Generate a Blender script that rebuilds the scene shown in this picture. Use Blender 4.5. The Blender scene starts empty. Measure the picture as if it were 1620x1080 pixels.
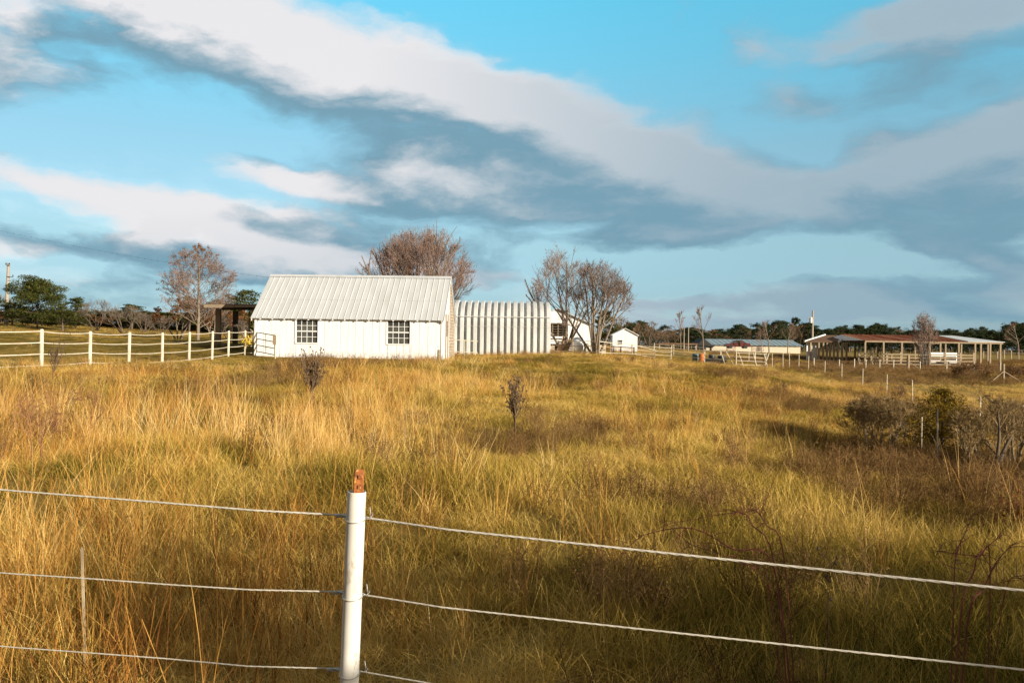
import bpy, math, random
import numpy as np
from mathutils import Vector, Matrix

C = bpy.context.scene
R = math.radians
rng = np.random.default_rng(7)
random.seed(7)

# ------------------------------------------------------------------ camera, sky, sun, exposure
F = 1350.0                       # focal length in photo pixels (1620 wide)
ROLL = R(0.8)
EYE = 1.7
cam_d = bpy.data.cameras.new('camera')
cam = bpy.data.objects.new('camera', cam_d)
C.collection.objects.link(cam)
cam_d.sensor_width = 36.0
cam_d.lens = F / 1620 * 36.0
cam_d.clip_start = 0.05
cam_d.clip_end = 4000
cam.location = (0, 0, EYE)
cam.rotation_euler = (R(90.085), -ROLL, 0)
C.camera = cam
C.view_settings.view_transform = 'Standard'
C.view_settings.look = 'None'
C.view_settings.gamma = 1.0
C.view_settings.exposure = 0.70

SUN_EL, SUN_AZ = R(16), R(50)    # azimuth: from straight behind the camera towards the right
sun_dir = Vector((math.sin(SUN_AZ) * math.cos(SUN_EL), -math.cos(SUN_AZ) * math.cos(SUN_EL), math.sin(SUN_EL)))
sd = bpy.data.lights.new('sun', 'SUN')
sd.energy = 5.0
sd.angle = R(0.5)
sd.color = (1.0, 0.88, 0.69)
so = bpy.data.objects.new('sun', sd)
so.rotation_euler = sun_dir.to_track_quat('Z', 'Y').to_euler()
C.collection.objects.link(so)


def P(px, py, d):
    """pixel of the photograph at depth d -> world point"""
    dx, dy = px - 810.0, py - 540.0
    X = dx * math.cos(ROLL) + dy * math.sin(ROLL)
    Zd = -dx * math.sin(ROLL) + dy * math.cos(ROLL) - 2.0
    return Vector((X / F * d, d, EYE - Zd / F * d))


# ---- world: Nishita sky with cloud banks laid out by direction (azimuth, elevation)
STR = 0.10
w = bpy.data.worlds.new("World")
C.world = w
w.use_nodes = True
nt = w.node_tree
nt.nodes.clear()


def nd(tree, typ, **kw):
    n = tree.nodes.new(typ)
    for k, v in kw.items():
        setattr(n, k, v)
    return n


def mth(tree, op, a, b=None, c=None, clamp=False):
    n = tree.nodes.new('ShaderNodeMath')
    n.operation = op
    n.use_clamp = clamp
    for i, x in enumerate((a, b, c)):
        if x is None:
            continue
        if isinstance(x, (int, float)):
            n.inputs[i].default_value = x
        else:
            tree.links.new(x, n.inputs[i])
    return n.outputs[0]


def smooth(tree, x, lo, hi, a=0.0, b=1.0):
    n = tree.nodes.new('ShaderNodeMapRange')
    n.interpolation_type = 'SMOOTHSTEP'
    tree.links.new(x, n.inputs['Value'])
    n.inputs['From Min'].default_value = lo
    n.inputs['From Max'].default_value = hi
    n.inputs['To Min'].default_value = a
    n.inputs['To Max'].default_value = b
    return n.outputs[0]


# cloud banks: photo pixel centre, half length, half height, slope (deg, + = falls to the right), weight
BANKS = [
    (210, -10, 230, 80, 8, 1.15), (400, 50, 260, 100, 14, 1.2), (600, 120, 260, 95, 26, 1.3), (790, 190, 250, 95, 24, 1.3), (960, 235, 260, 75, 14, 1.2),
    (640, 235, 210, 60, 28, 0.95), (760, 295, 300, 62, 6, 1.2), (1090, 265, 150, 55, 2, 0.9), (560, 320, 250, 45, 2, 0.95), (930, 320, 230, 50, 4, 0.9),
    (10, 70, 130, 65, -6, 1.0), (130, 110, 130, 30, -4, 0.55), (-150, 0, 200, 130, 0, 0.9),
    (1390, 50, 260, 50, -8, 0.80), (1570, 20, 230, 75, -6, 0.95), (1270, 138, 70, 34, 0, 0.74), (1400, 128, 170, 34, -6, 0.70), (1200, 45, 80, 34, -4, 0.5),
    (1250, 320, 240, 62, -14, 1.25), (1060, 372, 170, 34, -10, 1.1), (1500, 235, 230, 72, -16, 1.25), (1450, 320, 280, 58, -6, 1.2), (1690, 260, 250, 110, -8, 1.2),
    (1600, 345, 200, 40, -2, 1.0),
    (120, 308, 190, 24, 3, 0.9), (410, 285, 90, 32, 6, 1.0), (300, 345, 240, 28, 8, 0.95), (100, 385, 200, 22, 0, 1.0), (240, 375, 60, 24, 0, 0.9), (450, 385, 260, 42, 3, 1.2),
    (330, 425, 400, 32, 0, 1.0), (120, 455, 260, 22, 0, 0.85), (820, 385, 200, 30, 0, 1.0), (720, 430, 300, 26, 0, 0.9),
    (1550, 405, 150, 24, 8, 1.0), (1620, 440, 180, 28, 0, 1.1), (1240, 462, 300, 22, 0, 1.0), (960, 470, 240, 18, 0, 0.8), (1450, 490, 330, 22, 0, 1.0),
    (1150, 505, 420, 20, 0, 0.95), (400, 490, 420, 20, 0, 0.8), (800, 525, 1200, 16, 0, 0.8),
    (-600, 200, 420, 130, 10, 1.0), (2300, 240, 420, 130, -10, 1.0), (-500, 430, 400, 50, 0, 0.9), (2200, 460, 400, 45, 0, 0.9),
]
grp = bpy.data.node_groups.new('cloud_density', 'ShaderNodeTree')
grp.interface.new_socket('P', in_out='INPUT', socket_type='NodeSocketVector')
grp.interface.new_socket('D', in_out='OUTPUT', socket_type='NodeSocketFloat')
gi, go = grp.nodes.new('NodeGroupInput'), grp.nodes.new('NodeGroupOutput')
pin = gi.outputs[0]
# domain warp so that no bank keeps a clean oval outline
wm = nd(grp, 'ShaderNodeMapping')
wm.inputs['Scale'].default_value = (4.0, 9.0, 1)
grp.links.new(pin, wm.inputs[0])
wn = nd(grp, 'ShaderNodeTexNoise')
wn.inputs['Scale'].default_value = 1.0
wn.inputs['Detail'].default_value = 9
wn.inputs['Roughness'].default_value = 0.56
grp.links.new(wm.outputs[0], wn.inputs['Vector'])
ws = nd(grp, 'ShaderNodeVectorMath', operation='SUBTRACT')
grp.links.new(wn.outputs['Color'], ws.inputs[0])
ws.inputs[1].default_value = (0.5, 0.5, 0.5)
wa = nd(grp, 'ShaderNodeVectorMath', operation='MULTIPLY_ADD')
grp.links.new(ws.outputs[0], wa.inputs[0])
wa.inputs[1].default_value = (0.19, 0.105, 0)
grp.links.new(pin, wa.inputs[2])
pw = wa.outputs[0]
tot = None
for (px, py, rx, ry, rot, wt) in BANKS:
    v = P(px, py, 1.0) - Vector((0, 0, EYE))
    az = math.atan2(v.x, v.y)
    el = math.atan2(v.z, math.hypot(v.x, v.y))
    k = math.cos(az) ** 1.5 if abs(az) < 1.2 else 0.4
    mp = nd(grp, 'ShaderNodeMapping', vector_type='TEXTURE')
    mp.inputs['Location'].default_value = (az, el, 0)
    mp.inputs['Rotation'].default_value = (0, 0, R(-rot))
    mp.inputs['Scale'].default_value = (rx * 1.3 / F * k, ry * 1.3 / F, 1)
    grp.links.new(pw, mp.inputs[0])
    gt = nd(grp, 'ShaderNodeTexGradient', gradient_type='SPHERICAL')
    grp.links.new(mp.outputs[0], gt.inputs[0])
    x = mth(grp, 'MULTIPLY', gt.outputs['Fac'], wt)
    tot = x if tot is None else mth(grp, 'ADD', tot, x)
nm = nd(grp, 'ShaderNodeMapping')
nm.inputs['Scale'].default_value = (8.0, 19.0, 1)
nm.inputs['Rotation'].default_value = (0, 0, R(-4))
grp.links.new(pw, nm.inputs[0])
nz = nd(grp, 'ShaderNodeTexNoise')
nz.inputs['Scale'].default_value = 1.0
nz.inputs['Detail'].default_value = 9
nz.inputs['Roughness'].default_value = 0.58
grp.links.new(nm.outputs[0], nz.inputs['Vector'])
tot = mth(grp, 'MINIMUM', tot, 1.4)
n2m = nd(grp, 'ShaderNodeMapping')
n2m.inputs['Scale'].default_value = (3.2, 13.0, 1)
n2m.inputs['Location'].default_value = (5.3, 1.7, 0)
n2m.inputs['Rotation'].default_value = (0, 0, R(3))
grp.links.new(pw, n2m.inputs[0])
nz2 = nd(grp, 'ShaderNodeTexNoise')
nz2.inputs['Scale'].default_value = 1.0
nz2.inputs['Detail'].default_value = 5
grp.links.new(n2m.outputs[0], nz2.inputs['Vector'])
nn = mth(grp, 'MULTIPLY_ADD', nz.outputs['Fac'], 1.75, -1.27)
nn = mth(grp, 'ADD', nn, mth(grp, 'MULTIPLY_ADD', nz2.outputs['Fac'], 1.7, -.85))
grp.links.new(mth(grp, 'ADD', tot, nn), go.inputs[0])

tc = nd(nt, 'ShaderNodeTexCoord')
sep = nd(nt, 'ShaderNodeSeparateXYZ')
nt.links.new(tc.outputs['Generated'], sep.inputs[0])
azn = mth(nt, 'ARCTAN2', sep.outputs[0], sep.outputs[1])
eln = mth(nt, 'ARCSINE', sep.outputs[2])
cmb = nd(nt, 'ShaderNodeCombineXYZ')
nt.links.new(azn, cmb.inputs[0])
nt.links.new(eln, cmb.inputs[1])


def dens(off):
    a = nd(nt, 'ShaderNodeVectorMath', operation='ADD')
    nt.links.new(cmb.outputs[0], a.inputs[0])
    a.inputs[1].default_value = (off[0], off[1], 0)
    g = nd(nt, 'ShaderNodeGroup', node_tree=grp)
    nt.links.new(a.outputs[0], g.inputs[0])
    return g.outputs[0]


D0 = dens((0, 0))
D1 = dens((0.022, 0.052))
sky = nd(nt, 'ShaderNodeTexSky', sky_type='NISHITA')
sky.sun_disc = False
sky.sun_elevation = SUN_EL
sky.sun_rotation = math.pi - SUN_AZ
sky.air_density = 1.0
sky.dust_density = 0.4
sky.ozone_density = 2.0
tr_ = nd(nt, 'ShaderNodeValToRGB')        # clearer, bluer air higher up
TS = [(0.0, (.52, .70, 1.25)), (.10, (.60, .80, 1.12)), (.28, (.84, .96, .98)), (.55, (.92, 1.14, 1.04)), (.95, (.76, 1.80, 1.58))]
while len(tr_.color_ramp.elements) < len(TS):
    tr_.color_ramp.elements.new(.5)
for e, (p_, c_) in zip(tr_.color_ramp.elements, TS):
    e.position = p_
    e.color = (c_[0] / 2, c_[1] / 2, c_[2] / 2, 1)
nt.links.new(mth(nt, 'DIVIDE', eln, 0.40, clamp=True), tr_.inputs[0])
t2 = nd(nt, 'ShaderNodeVectorMath', operation='SCALE')
nt.links.new(tr_.outputs[0], t2.inputs[0])
nt.links.new(smooth(nt, azn, -0.60, 0.05, 1.66, 2.0), t2.inputs['Scale'])
tint = nd(nt, 'ShaderNodeVectorMath', operation='MULTIPLY')
nt.links.new(sky.outputs[0], tint.inputs[0])
nt.links.new(t2.outputs[0], tint.inputs[1])
alpha = smooth(nt, D0, -0.26, 0.76)
alpha = mth(nt, 'MAXIMUM', alpha, smooth(nt, eln, 0.0, 0.24, 0.42, 0.0))     # thin veil of cloud low over the horizon
lit = smooth(nt, mth(nt, 'SUBTRACT', D0, D1), -0.36, 0.80)
thick = smooth(nt, D0, 0.15, 0.95)
# far banks near the horizon get less light from the low sun
lowf = smooth(nt, eln, 0.02, 0.24, 0.62, 1.0)
litf = mth(nt, 'MULTIPLY', lit, lowf)
litf = mth(nt, 'MULTIPLY', litf, smooth(nt, azn, -0.40, 0.36, 1.30, 0.30))
litf = mth(nt, 'MULTIPLY', litf, mth(nt, 'MULTIPLY_ADD', thick, -0.30, 1.22), clamp=True)
cc = nd(nt, 'ShaderNodeMix', data_type='RGBA')
cc.inputs['A'].default_value = (0.116, 0.216, 0.280, 1)
cc.inputs['B'].default_value = (0.52, 0.507, 0.515, 1)
nt.links.new(litf, cc.inputs['Factor'])
cs = nd(nt, 'ShaderNodeVectorMath', operation='SCALE')
nt.links.new(cc.outputs['Result'], cs.inputs[0])
cs.inputs['Scale'].default_value = 1.0 / STR
mx = nd(nt, 'ShaderNodeMix', data_type='RGBA')
nt.links.new(mth(nt, 'MULTIPLY', alpha, 0.97), mx.inputs['Factor'])
nt.links.new(tint.outputs[0], mx.inputs['A'])
nt.links.new(cs.outputs[0], mx.inputs['B'])
# unseen overcast added behind the camera and overhead: warm grey, cuts the blue fill
over = mth(nt, 'MAXIMUM', smooth(nt, mth(nt, 'ABSOLUTE', azn), 0.85, 1.35), smooth(nt, eln, 0.60, 0.95))
mo = nd(nt, 'ShaderNodeMix', data_type='RGBA')
nt.links.new(over, mo.inputs['Factor'])
nt.links.new(mx.outputs['Result'], mo.inputs['A'])
mo.inputs['B'].default_value = (.185 / STR, .162 / STR, .142 / STR, 1)
bg = nd(nt, 'ShaderNodeBackground')
bg.inputs['Strength'].default_value = STR
nt.links.new(mo.outputs['Result'], bg.inputs['Color'])
wo = nd(nt, 'ShaderNodeOutputWorld')
nt.links.new(bg.outputs[0], wo.inputs[0])
w.cycles.sampling_method = 'MANUAL'
w.cycles.sample_map_resolution = 512

# ------------------------------------------------------------------ mesh helpers


class MB:
    def __init__(s):
        s.v, s.f4, s.f3, s.n = [], [], [], 0

    def add(s, v, q=None, t=None):
        v = np.asarray(v, float).reshape(-1, 3)
        if q is not None and len(q):
            s.f4.append(np.asarray(q, np.int64) + s.n)
        if t is not None and len(t):
            s.f3.append(np.asarray(t, np.int64) + s.n)
        s.v.append(v)
        s.n += len(v)
        return s

    def box(s, x0, x1, y0, y1, z0, z1, M=None):
        v = np.array([(x, y, z) for z in (z0, z1) for y in (y0, y1) for x in (x0, x1)], float)
        if M is not None:
            v = np.array([M @ Vector(p) for p in v])
        return s.add(v, [(0, 2, 3, 1), (4, 5, 7, 6), (0, 1, 5, 4), (2, 6, 7, 3), (0, 4, 6, 2), (1, 3, 7, 5)])

    def quad(s, a, b, c, d):
        return s.add([a, b, c, d], [(0, 1, 2, 3)])

    def tri(s, a, b, c):
        return s.add([a, b, c], None, [(0, 1, 2)])

    def bar(s, a, b, wx, wy=None, up=(0, 0, 1)):
        """rectangular bar from a to b"""
        wy = wy or wx
        a, b = Vector(a), Vector(b)
        t = (b - a).normalized()
        u = Vector(up)
        if abs(t.dot(u)) > 0.95:
            u = Vector((0, 1, 0))
        r = t.cross(u).normalized() * wx / 2
        u = r.cross(t).normalized() * wy / 2
        v = [a - r - u, a + r - u, a + r + u, a - r + u, b - r - u, b + r - u, b + r + u, b - r + u]
        return s.add([tuple(p) for p in v], [(0, 3, 2, 1), (4, 5, 6, 7), (0, 1, 5, 4), (1, 2, 6, 5), (2, 3, 7, 6), (3, 0, 4, 7)])

    def tubes(s, Pn, Rn, k=5, cap=True):
        """batch of tubes: Pn (N,n,3), Rn (N,n)"""
        Pn, Rn = np.asarray(Pn, float), np.asarray(Rn, float)
        N, n, _ = Pn.shape
        T = np.gradient(Pn, axis=1) if n > 2 else np.repeat((Pn[:, 1:] - Pn[:, :1]), 2, axis=1)
        T /= np.linalg.norm(T, axis=2, keepdims=True) + 1e-9
        ref = np.where(np.abs(T[:, :1, 2:3]) > 0.9, np.array([1.0, 0.1, 0]), np.array([0.05, 0.1, 1.0]))
        U = np.cross(T, np.broadcast_to(ref, T.shape))
        U /= np.linalg.norm(U, axis=2, keepdims=True) + 1e-9
        V = np.cross(T, U)
        a = np.arange(k) / k * 2 * np.pi
        ring = Pn[:, :, None, :] + Rn[:, :, None, None] * (np.cos(a)[None, None, :, None] * U[:, :, None, :] + np.sin(a)[None, None, :, None] * V[:, :, None, :])
        idx = np.arange(N * n * k).reshape(N, n, k)
        nx = np.roll(idx, -1, axis=2)
        q = np.stack([idx[:, :-1], nx[:, :-1], nx[:, 1:], idx[:, 1:]], axis=-1).reshape(-1, 4)
        s.add(ring.reshape(-1, 3), q)
        if cap and k >= 5:
            base = s.n - N * n * k
            for i in range(N):
                for j, flip in ((0, True), (n - 1, False)):
                    r = idx[i, j] + base
                    c = s.n
                    s.v.append(Pn[i, j][None])
                    s.n += 1
                    r2 = np.roll(r, -1)
                    tri = np.stack([r2, r, np.full(k, c)], 1) if flip else np.stack([r, r2, np.full(k, c)], 1)
                    s.f3.append(tri)
        return s

    def tube(s, pts, r, k=8, cap=True):
        pts = np.array([tuple(p) for p in pts], float)[None]
        r = np.broadcast_to(np.asarray(r, float), (pts.shape[1],))[None]
        return s.tubes(pts, r, k, cap)

    def lathe(s, prof, c=(0, 0, 0), k=20, M=None):
        prof = np.array(prof, float)
        a = np.arange(k) / k * 2 * np.pi
        v = np.stack([np.outer(prof[:, 0], np.cos(a)), np.outer(prof[:, 0], np.sin(a)), np.repeat(prof[:, 1:2], k, 1)], -1)
        n = len(prof)
        idx = np.arange(n * k).reshape(n, k)
        nx = np.roll(idx, -1, 1)
        q = np.stack([idx[:-1], nx[:-1], nx[1:], idx[1:]], -1).reshape(-1, 4)
        v = v.reshape(-1, 3)
        if M is not None:
            v = np.array([M @ Vector(p) for p in v])
        return s.add(v + np.array(c), q)

    def mesh(s, name, mat=None, smooth=False):
        me = bpy.data.meshes.new(name)
        v = np.concatenate(s.v).astype(np.float32)
        f4 = np.concatenate(s.f4) if s.f4 else np.zeros((0, 4), np.int64)
        f3 = np.concatenate(s.f3) if s.f3 else np.zeros((0, 3), np.int64)
        me.vertices.add(len(v))
        me.vertices.foreach_set('co', v.ravel())
        me.loops.add(len(f4) * 4 + len(f3) * 3)
        me.loops.foreach_set('vertex_index', np.concatenate([f4.ravel(), f3.ravel()]).astype(np.int32))
        tot = np.concatenate([np.full(len(f4), 4), np.full(len(f3), 3)]).astype(np.int32)
        st = np.concatenate([[0], np.cumsum(tot)[:-1]]).astype(np.int32)
        me.polygons.add(len(tot))
        me.polygons.foreach_set('loop_start', st)
        me.polygons.foreach_set('loop_total', tot)
        me.polygons.foreach_set('use_smooth', np.full(len(tot), bool(smooth)))
        me.update(calc_edges=True)
        if mat:
            me.materials.append(mat)
        return me

    def build(s, name, mat, parent=None, smooth=False, label=None):
        if not s.v:
            print('EMPTY', name, parent)
            return None
        o = bpy.data.objects.new(name, s.mesh(name, mat, smooth))
        C.collection.objects.link(o)
        if parent:
            o.parent = parent
        if label:
            o['label'] = label
        return o


def tag(o, label, cat, group=None, kind=None):
    if label:
        o['label'] = label
    if cat:
        o['category'] = cat
    if group:
        o['group'] = group
    if kind:
        o['kind'] = kind
    return o


def thing(name, label, cat, loc=(0, 0, 0), rz=0.0, group=None):
    o = bpy.data.objects.new(name, None)
    o.empty_display_size = 0.2
    C.collection.objects.link(o)
    o.location = loc
    o.rotation_euler = (0, 0, rz)
    return tag(o, label, cat, group)


def dup(root, loc, rz=0.0, sc=None, label=None, group=None):
    r = root.copy()
    C.collection.objects.link(r)
    r.location = loc
    r.rotation_euler = (0, 0, rz)
    if sc is not None:
        r.scale = sc if hasattr(sc, '__len__') else (sc, sc, sc)
    if label:
        r['label'] = label
    if group:
        r['group'] = group
    for ch in list(root.children):
        c = ch.copy()
        C.collection.objects.link(c)
        c.parent = r
        for g in list(ch.children):
            d = g.copy()
            C.collection.objects.link(d)
            d.parent = c
    return r


# ------------------------------------------------------------------ materials
def mat(name, c1, c2=None, rough=0.7, scale=3.0, metal=0.0, spec=0.3, bump=0.0, stretch=(1, 1, 1), c3=None, lo=0.35, hi=0.65, s3=None, t3=0.62, detail=6):
    m = bpy.data.materials.new(name)
    m.use_nodes = True
    t = m.node_tree
    b = t.nodes['Principled BSDF']
    b.inputs['Roughness'].default_value = rough
    b.inputs['Metallic'].default_value = metal
    b.inputs['Specular IOR Level'].default_value = spec
    b.inputs['Base Color'].default_value = (*c1, 1)
    if c2 is not None:
        tc = nd(t, 'ShaderNodeTexCoord')
        mp = nd(t, 'ShaderNodeMapping')
        mp.inputs['Scale'].default_value = stretch
        t.links.new(tc.outputs['Object'], mp.inputs[0])
        n = nd(t, 'ShaderNodeTexNoise')
        n.inputs['Scale'].default_value = scale
        n.inputs['Detail'].default_value = detail
        n.inputs['Roughness'].default_value = 0.65
        t.links.new(mp.outputs[0], n.inputs['Vector'])
        f = smooth(t, n.outputs['Fac'], lo, hi)
        mx = nd(t, 'ShaderNodeMix', data_type='RGBA')
        mx.inputs['A'].default_value = (*c1, 1)
        mx.inputs['B'].default_value = (*c2, 1)
        t.links.new(f, mx.inputs['Factor'])
        out = mx.outputs['Result']
        if c3 is not None:
            n3 = nd(t, 'ShaderNodeTexNoise')
            n3.inputs['Scale'].default_value = s3 or scale * 0.37
            n3.inputs['Detail'].default_value = 8
            n3.inputs['Roughness'].default_value = 0.7
            t.links.new(mp.outputs[0], n3.inputs['Vector'])
            f3 = smooth(t, n3.outputs['Fac'], t3 - 0.05, t3 + 0.06)
            m3 = nd(t, 'ShaderNodeMix', data_type='RGBA')
            t.links.new(out, m3.inputs['A'])
            m3.inputs['B'].default_value = (*c3, 1)
            t.links.new(f3, m3.inputs['Factor'])
            out = m3.outputs['Result']
        t.links.new(out, b.inputs['Base Color'])
        if bump:
            bp = nd(t, 'ShaderNodeBump')
            bp.inputs['Strength'].default_value = bump
            bp.inputs['Distance'].default_value = 0.02
            t.links.new(n.outputs['Fac'], bp.inputs['Height'])
            t.links.new(bp.outputs[0], b.inputs['Normal'])
    return m


def leafmat(name, stops, attr='tint', trans=0.35, rough=0.6, obj_random=False):
    """thin leaf or blade: diffuse plus translucent, colour picked per instance"""
    m = bpy.data.materials.new(name)
    m.use_nodes = True
    t = m.node_tree
    t.nodes.clear()
    rp = nd(t, 'ShaderNodeValToRGB')
    while len(rp.color_ramp.elements) < len(stops):
        rp.color_ramp.elements.new(0.5)
    for e, (p, c) in zip(rp.color_ramp.elements, stops):
        e.position = p
        e.color = (*c, 1)
    if attr:
        a = nd(t, 'ShaderNodeAttribute', attribute_type='INSTANCER', attribute_name=attr)
        src = a.outputs['Fac']
        g = nd(t, 'ShaderNodeNewGeometry')
        src = mth(t, 'MULTIPLY_ADD', mth(t, 'SUBTRACT', g.outputs['Random Per Island'], 0.5), 0.62, src, clamp=True)
    else:
        g = nd(t, 'ShaderNodeNewGeometry')
        src = g.outputs['Random Per Island']
    t.links.new(src, rp.inputs[0])
    d = nd(t, 'ShaderNodeBsdfDiffuse')
    tr = nd(t, 'ShaderNodeBsdfTranslucent')
    t.links.new(rp.outputs[0], d.inputs[0])
    t.links.new(rp.outputs[0], tr.inputs[0])
    mx = nd(t, 'ShaderNodeMixShader')
    mx.inputs[0].default_value = trans
    t.links.new(d.outputs[0], mx.inputs[1])
    t.links.new(tr.outputs[0], mx.inputs[2])
    o = nd(t, 'ShaderNodeOutputMaterial')
    t.links.new(mx.outputs[0], o.inputs[0])
    return m


M = {}
M['white_board'] = mat('white_board', (0.79, 0.81, 0.85), (0.71, 0.73, 0.76), 0.6, 0.8, stretch=(5, 5, 0.5), c3=(0.52, 0.46, 0.38), s3=0.9, t3=0.66)
M['white_trim'] = mat('white_trim', (0.78, 0.80, 0.84), (0.69, 0.71, 0.74), 0.5, 5)
M['roof_metal'] = mat('roof_metal', (0.57, 0.60, 0.64), (0.50, 0.53, 0.56), 0.48, 1.2, metal=0.1, stretch=(2.2, 0.35, 0.35), c3=(0.58, 0.52, 0.44), s3=0.8, t3=0.70)
M['concrete'] = mat('concrete', (0.50, 0.38, 0.22), (0.36, 0.27, 0.16), 0.9, 6, bump=0.4)
M['old_wood'] = mat('old_wood', (0.20, 0.15, 0.10), (0.32, 0.26, 0.19), 0.85, 4, stretch=(1, 1, 8), bump=0.3)
M['weathered'] = mat('weathered', (0.62, 0.56, 0.48), (0.22, 0.15, 0.10), 0.85, 3, stretch=(1, 3, 9), lo=0.40, hi=0.58)
M['dark_wood'] = mat('dark_wood', (0.055, 0.042, 0.032), (0.10, 0.08, 0.06), 0.85, 5)
M['glass'] = mat('glass', (0.035, 0.036, 0.034), (0.10, 0.105, 0.09), 0.08, 1.6, spec=0.4)
M['dark'] = mat('dark', (0.022, 0.021, 0.02), (0.04, 0.04, 0.04), 0.8, 4)
M['galv'] = mat('galv', (0.64, 0.66, 0.67), (0.52, 0.54, 0.55), 0.55, 1.6, metal=0.15, stretch=(1, 1, 0.4), c3=(0.40, 0.36, 0.28), s3=0.9, t3=0.68)
M['pvc'] = mat('pvc', (0.76, 0.75, 0.72), (0.66, 0.64, 0.60), 0.5, 9, stretch=(1, 1, .35), c3=(0.44, 0.38, 0.30), s3=22, t3=0.60, detail=9)
M['white_post'] = mat('white_post', (0.68, 0.63, 0.52), (0.52, 0.46, 0.36), 0.7, 5)
M['rope'] = mat('rope', (0.80, 0.77, 0.70), (0.62, 0.58, 0.50), 0.7, 60)
M['wire'] = mat('wire', (0.50, 0.46, 0.40), (0.36, 0.33, 0.28), 0.6, 20)
M['tie'] = mat('tie', (0.42, 0.40, 0.37), (0.58, 0.56, 0.52), 0.4, 30, metal=0.5)
M['rust'] = mat('rust', (0.38, 0.135, 0.032), (0.15, 0.052, 0.02), 0.85, 45, bump=0.5, c3=(0.60, 0.33, 0.12), s3=60, t3=0.6)
M['rust_roof'] = mat('rust_roof', (0.30, 0.085, 0.045), (0.46, 0.22, 0.13), 0.9, 0.55, stretch=(1.6, 0.15, 0.15), lo=0.42, hi=0.56, spec=0.02)
M['brown_roof'] = mat('brown_roof', (0.12, 0.075, 0.05), (0.19, 0.12, 0.08), 0.9, 0.8, spec=0.02)
M['blue_roof'] = mat('blue_roof', (0.27, 0.33, 0.36), (0.35, 0.39, 0.40), 0.45, 0.5, metal=0.2)
M['pole'] = mat('pole', (0.40, 0.36, 0.30), (0.29, 0.26, 0.22), 0.85, 6, stretch=(4, 4, 0.5))
M['fence_wood'] = mat('fence_wood', (0.37, 0.29, 0.20), (0.25, 0.20, 0.14), 0.85, 5)
M['gate_green'] = mat('gate_green', (0.13, 0.14, 0.12), (0.22, 0.21, 0.17), 0.5, 6, metal=0.3)
M['teal'] = mat('teal', (0.045, 0.10, 0.11), (0.07, 0.13, 0.14), 0.45, 4)
M['orange'] = mat('orange', (0.55, 0.16, 0.03), (0.42, 0.12, 0.03), 0.5, 4)
M['black_plastic'] = mat('black_plastic', (0.02, 0.022, 0.025), (0.035, 0.037, 0.04), 0.5, 4)
M['cream'] = mat('cream', (0.60, 0.55, 0.45), (0.47, 0.42, 0.33), 0.8, 6)
M['pallet'] = mat('pallet', (0.46, 0.30, 0.19), (0.33, 0.22, 0.14), 0.85, 5)
M['car_red'] = mat('car_red', (0.10, 0.03, 0.025), None, 0.3, spec=0.5)
M['yellow'] = mat('yellow', (0.62, 0.46, 0.06), (0.5, 0.36, 0.05), 0.6, 8)
M['bark_grey'] = mat('bark_grey', (0.25, 0.205, 0.16), (0.165, 0.13, 0.10), 0.9, 5, stretch=(1, 1, 0.4))
M['bark_dark'] = mat('bark_dark', (0.15, 0.115, 0.085), (0.09, 0.07, 0.055), 0.9, 6)
M['twig_red'] = mat('twig_red', (0.25, 0.155, 0.12), (0.19, 0.13, 0.105), 0.9, 1.2)
M['twig_mauve'] = mat('twig_mauve', (0.27, 0.195, 0.17), (0.20, 0.145, 0.12), 0.9, 1.2)
M['twig_brown'] = mat('twig_brown', (0.22, 0.135, 0.072), (0.15, 0.092, 0.05), 0.9, 2)
M['twig_rust'] = mat('twig_rust', (0.30, 0.155, 0.07), (0.20, 0.10, 0.05), 0.9, 2)
M['cane_red'] = mat('cane_red', (0.26, 0.08, 0.05), (0.15, 0.055, 0.035), 0.7, 10)
M['twig_olive'] = mat('twig_olive', (0.25, 0.165, 0.070), (0.16, 0.11, 0.048), 0.9, 2)
M['twig_grey'] = mat('twig_grey', (0.19, 0.15, 0.125), (0.14, 0.11, 0.09), 0.9, 2)
M['weed'] = mat('weed', (0.10, 0.068, 0.042), (0.15, 0.10, 0.06), 0.9, 12)
M['stake'] = mat('stake', (0.46, 0.38, 0.26), (0.34, 0.27, 0.18), 0.8, 12)
M['needle'] = leafmat('needle', [(0, (0.026, 0.036, 0.013)), (0.5, (0.055, 0.068, 0.019)), (1, (0.12, 0.115, 0.03))], None, 0.15)
M['needle_far'] = leafmat('needle_far', [(0, (0.022, 0.036, 0.020)), (0.6, (0.045, 0.062, 0.030)), (1, (0.075, 0.085, 0.035))], None, 0.15)
M['cedar'] = leafmat('cedar', [(0, (0.07, 0.06, 0.012)), (0.5, (0.19, 0.135, 0.022)), (1, (0.36, 0.21, 0.035))], None, 0.2)
M['leaf_rust'] = leafmat('leaf_rust', [(0, (0.16, 0.065, 0.03)), (0.5, (0.26, 0.12, 0.05)), (1, (0.36, 0.18, 0.07))], None, 0.3)
M['leaf_brown'] = leafmat('leaf_brown', [(0, (0.10, 0.05, 0.025)), (0.6, (0.18, 0.095, 0.04)), (1, (0.26, 0.15, 0.06))], None, 0.25)
M['blade_green'] = leafmat('blade_green', [(0, (0.055, 0.055, 0.012)), (0.30, (0.22, 0.175, 0.030)), (0.62, (0.54, 0.365, 0.075)), (1, (0.78, 0.56, 0.19))], trans=0.22)
M['blade_gold'] = leafmat('blade_gold', [(0, (0.16, 0.065, 0.022)), (0.3, (0.46, 0.22, 0.05)), (0.65, (0.70, 0.41, 0.11)), (1, (0.84, 0.65, 0.32))], trans=0.22)
M['weed_stuff'] = leafmat('weed_stuff', [(0, (0.08, 0.046, 0.020)), (0.5, (0.20, 0.118, 0.048)), (1, (0.38, 0.24, 0.11))], trans=0.15)

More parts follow.
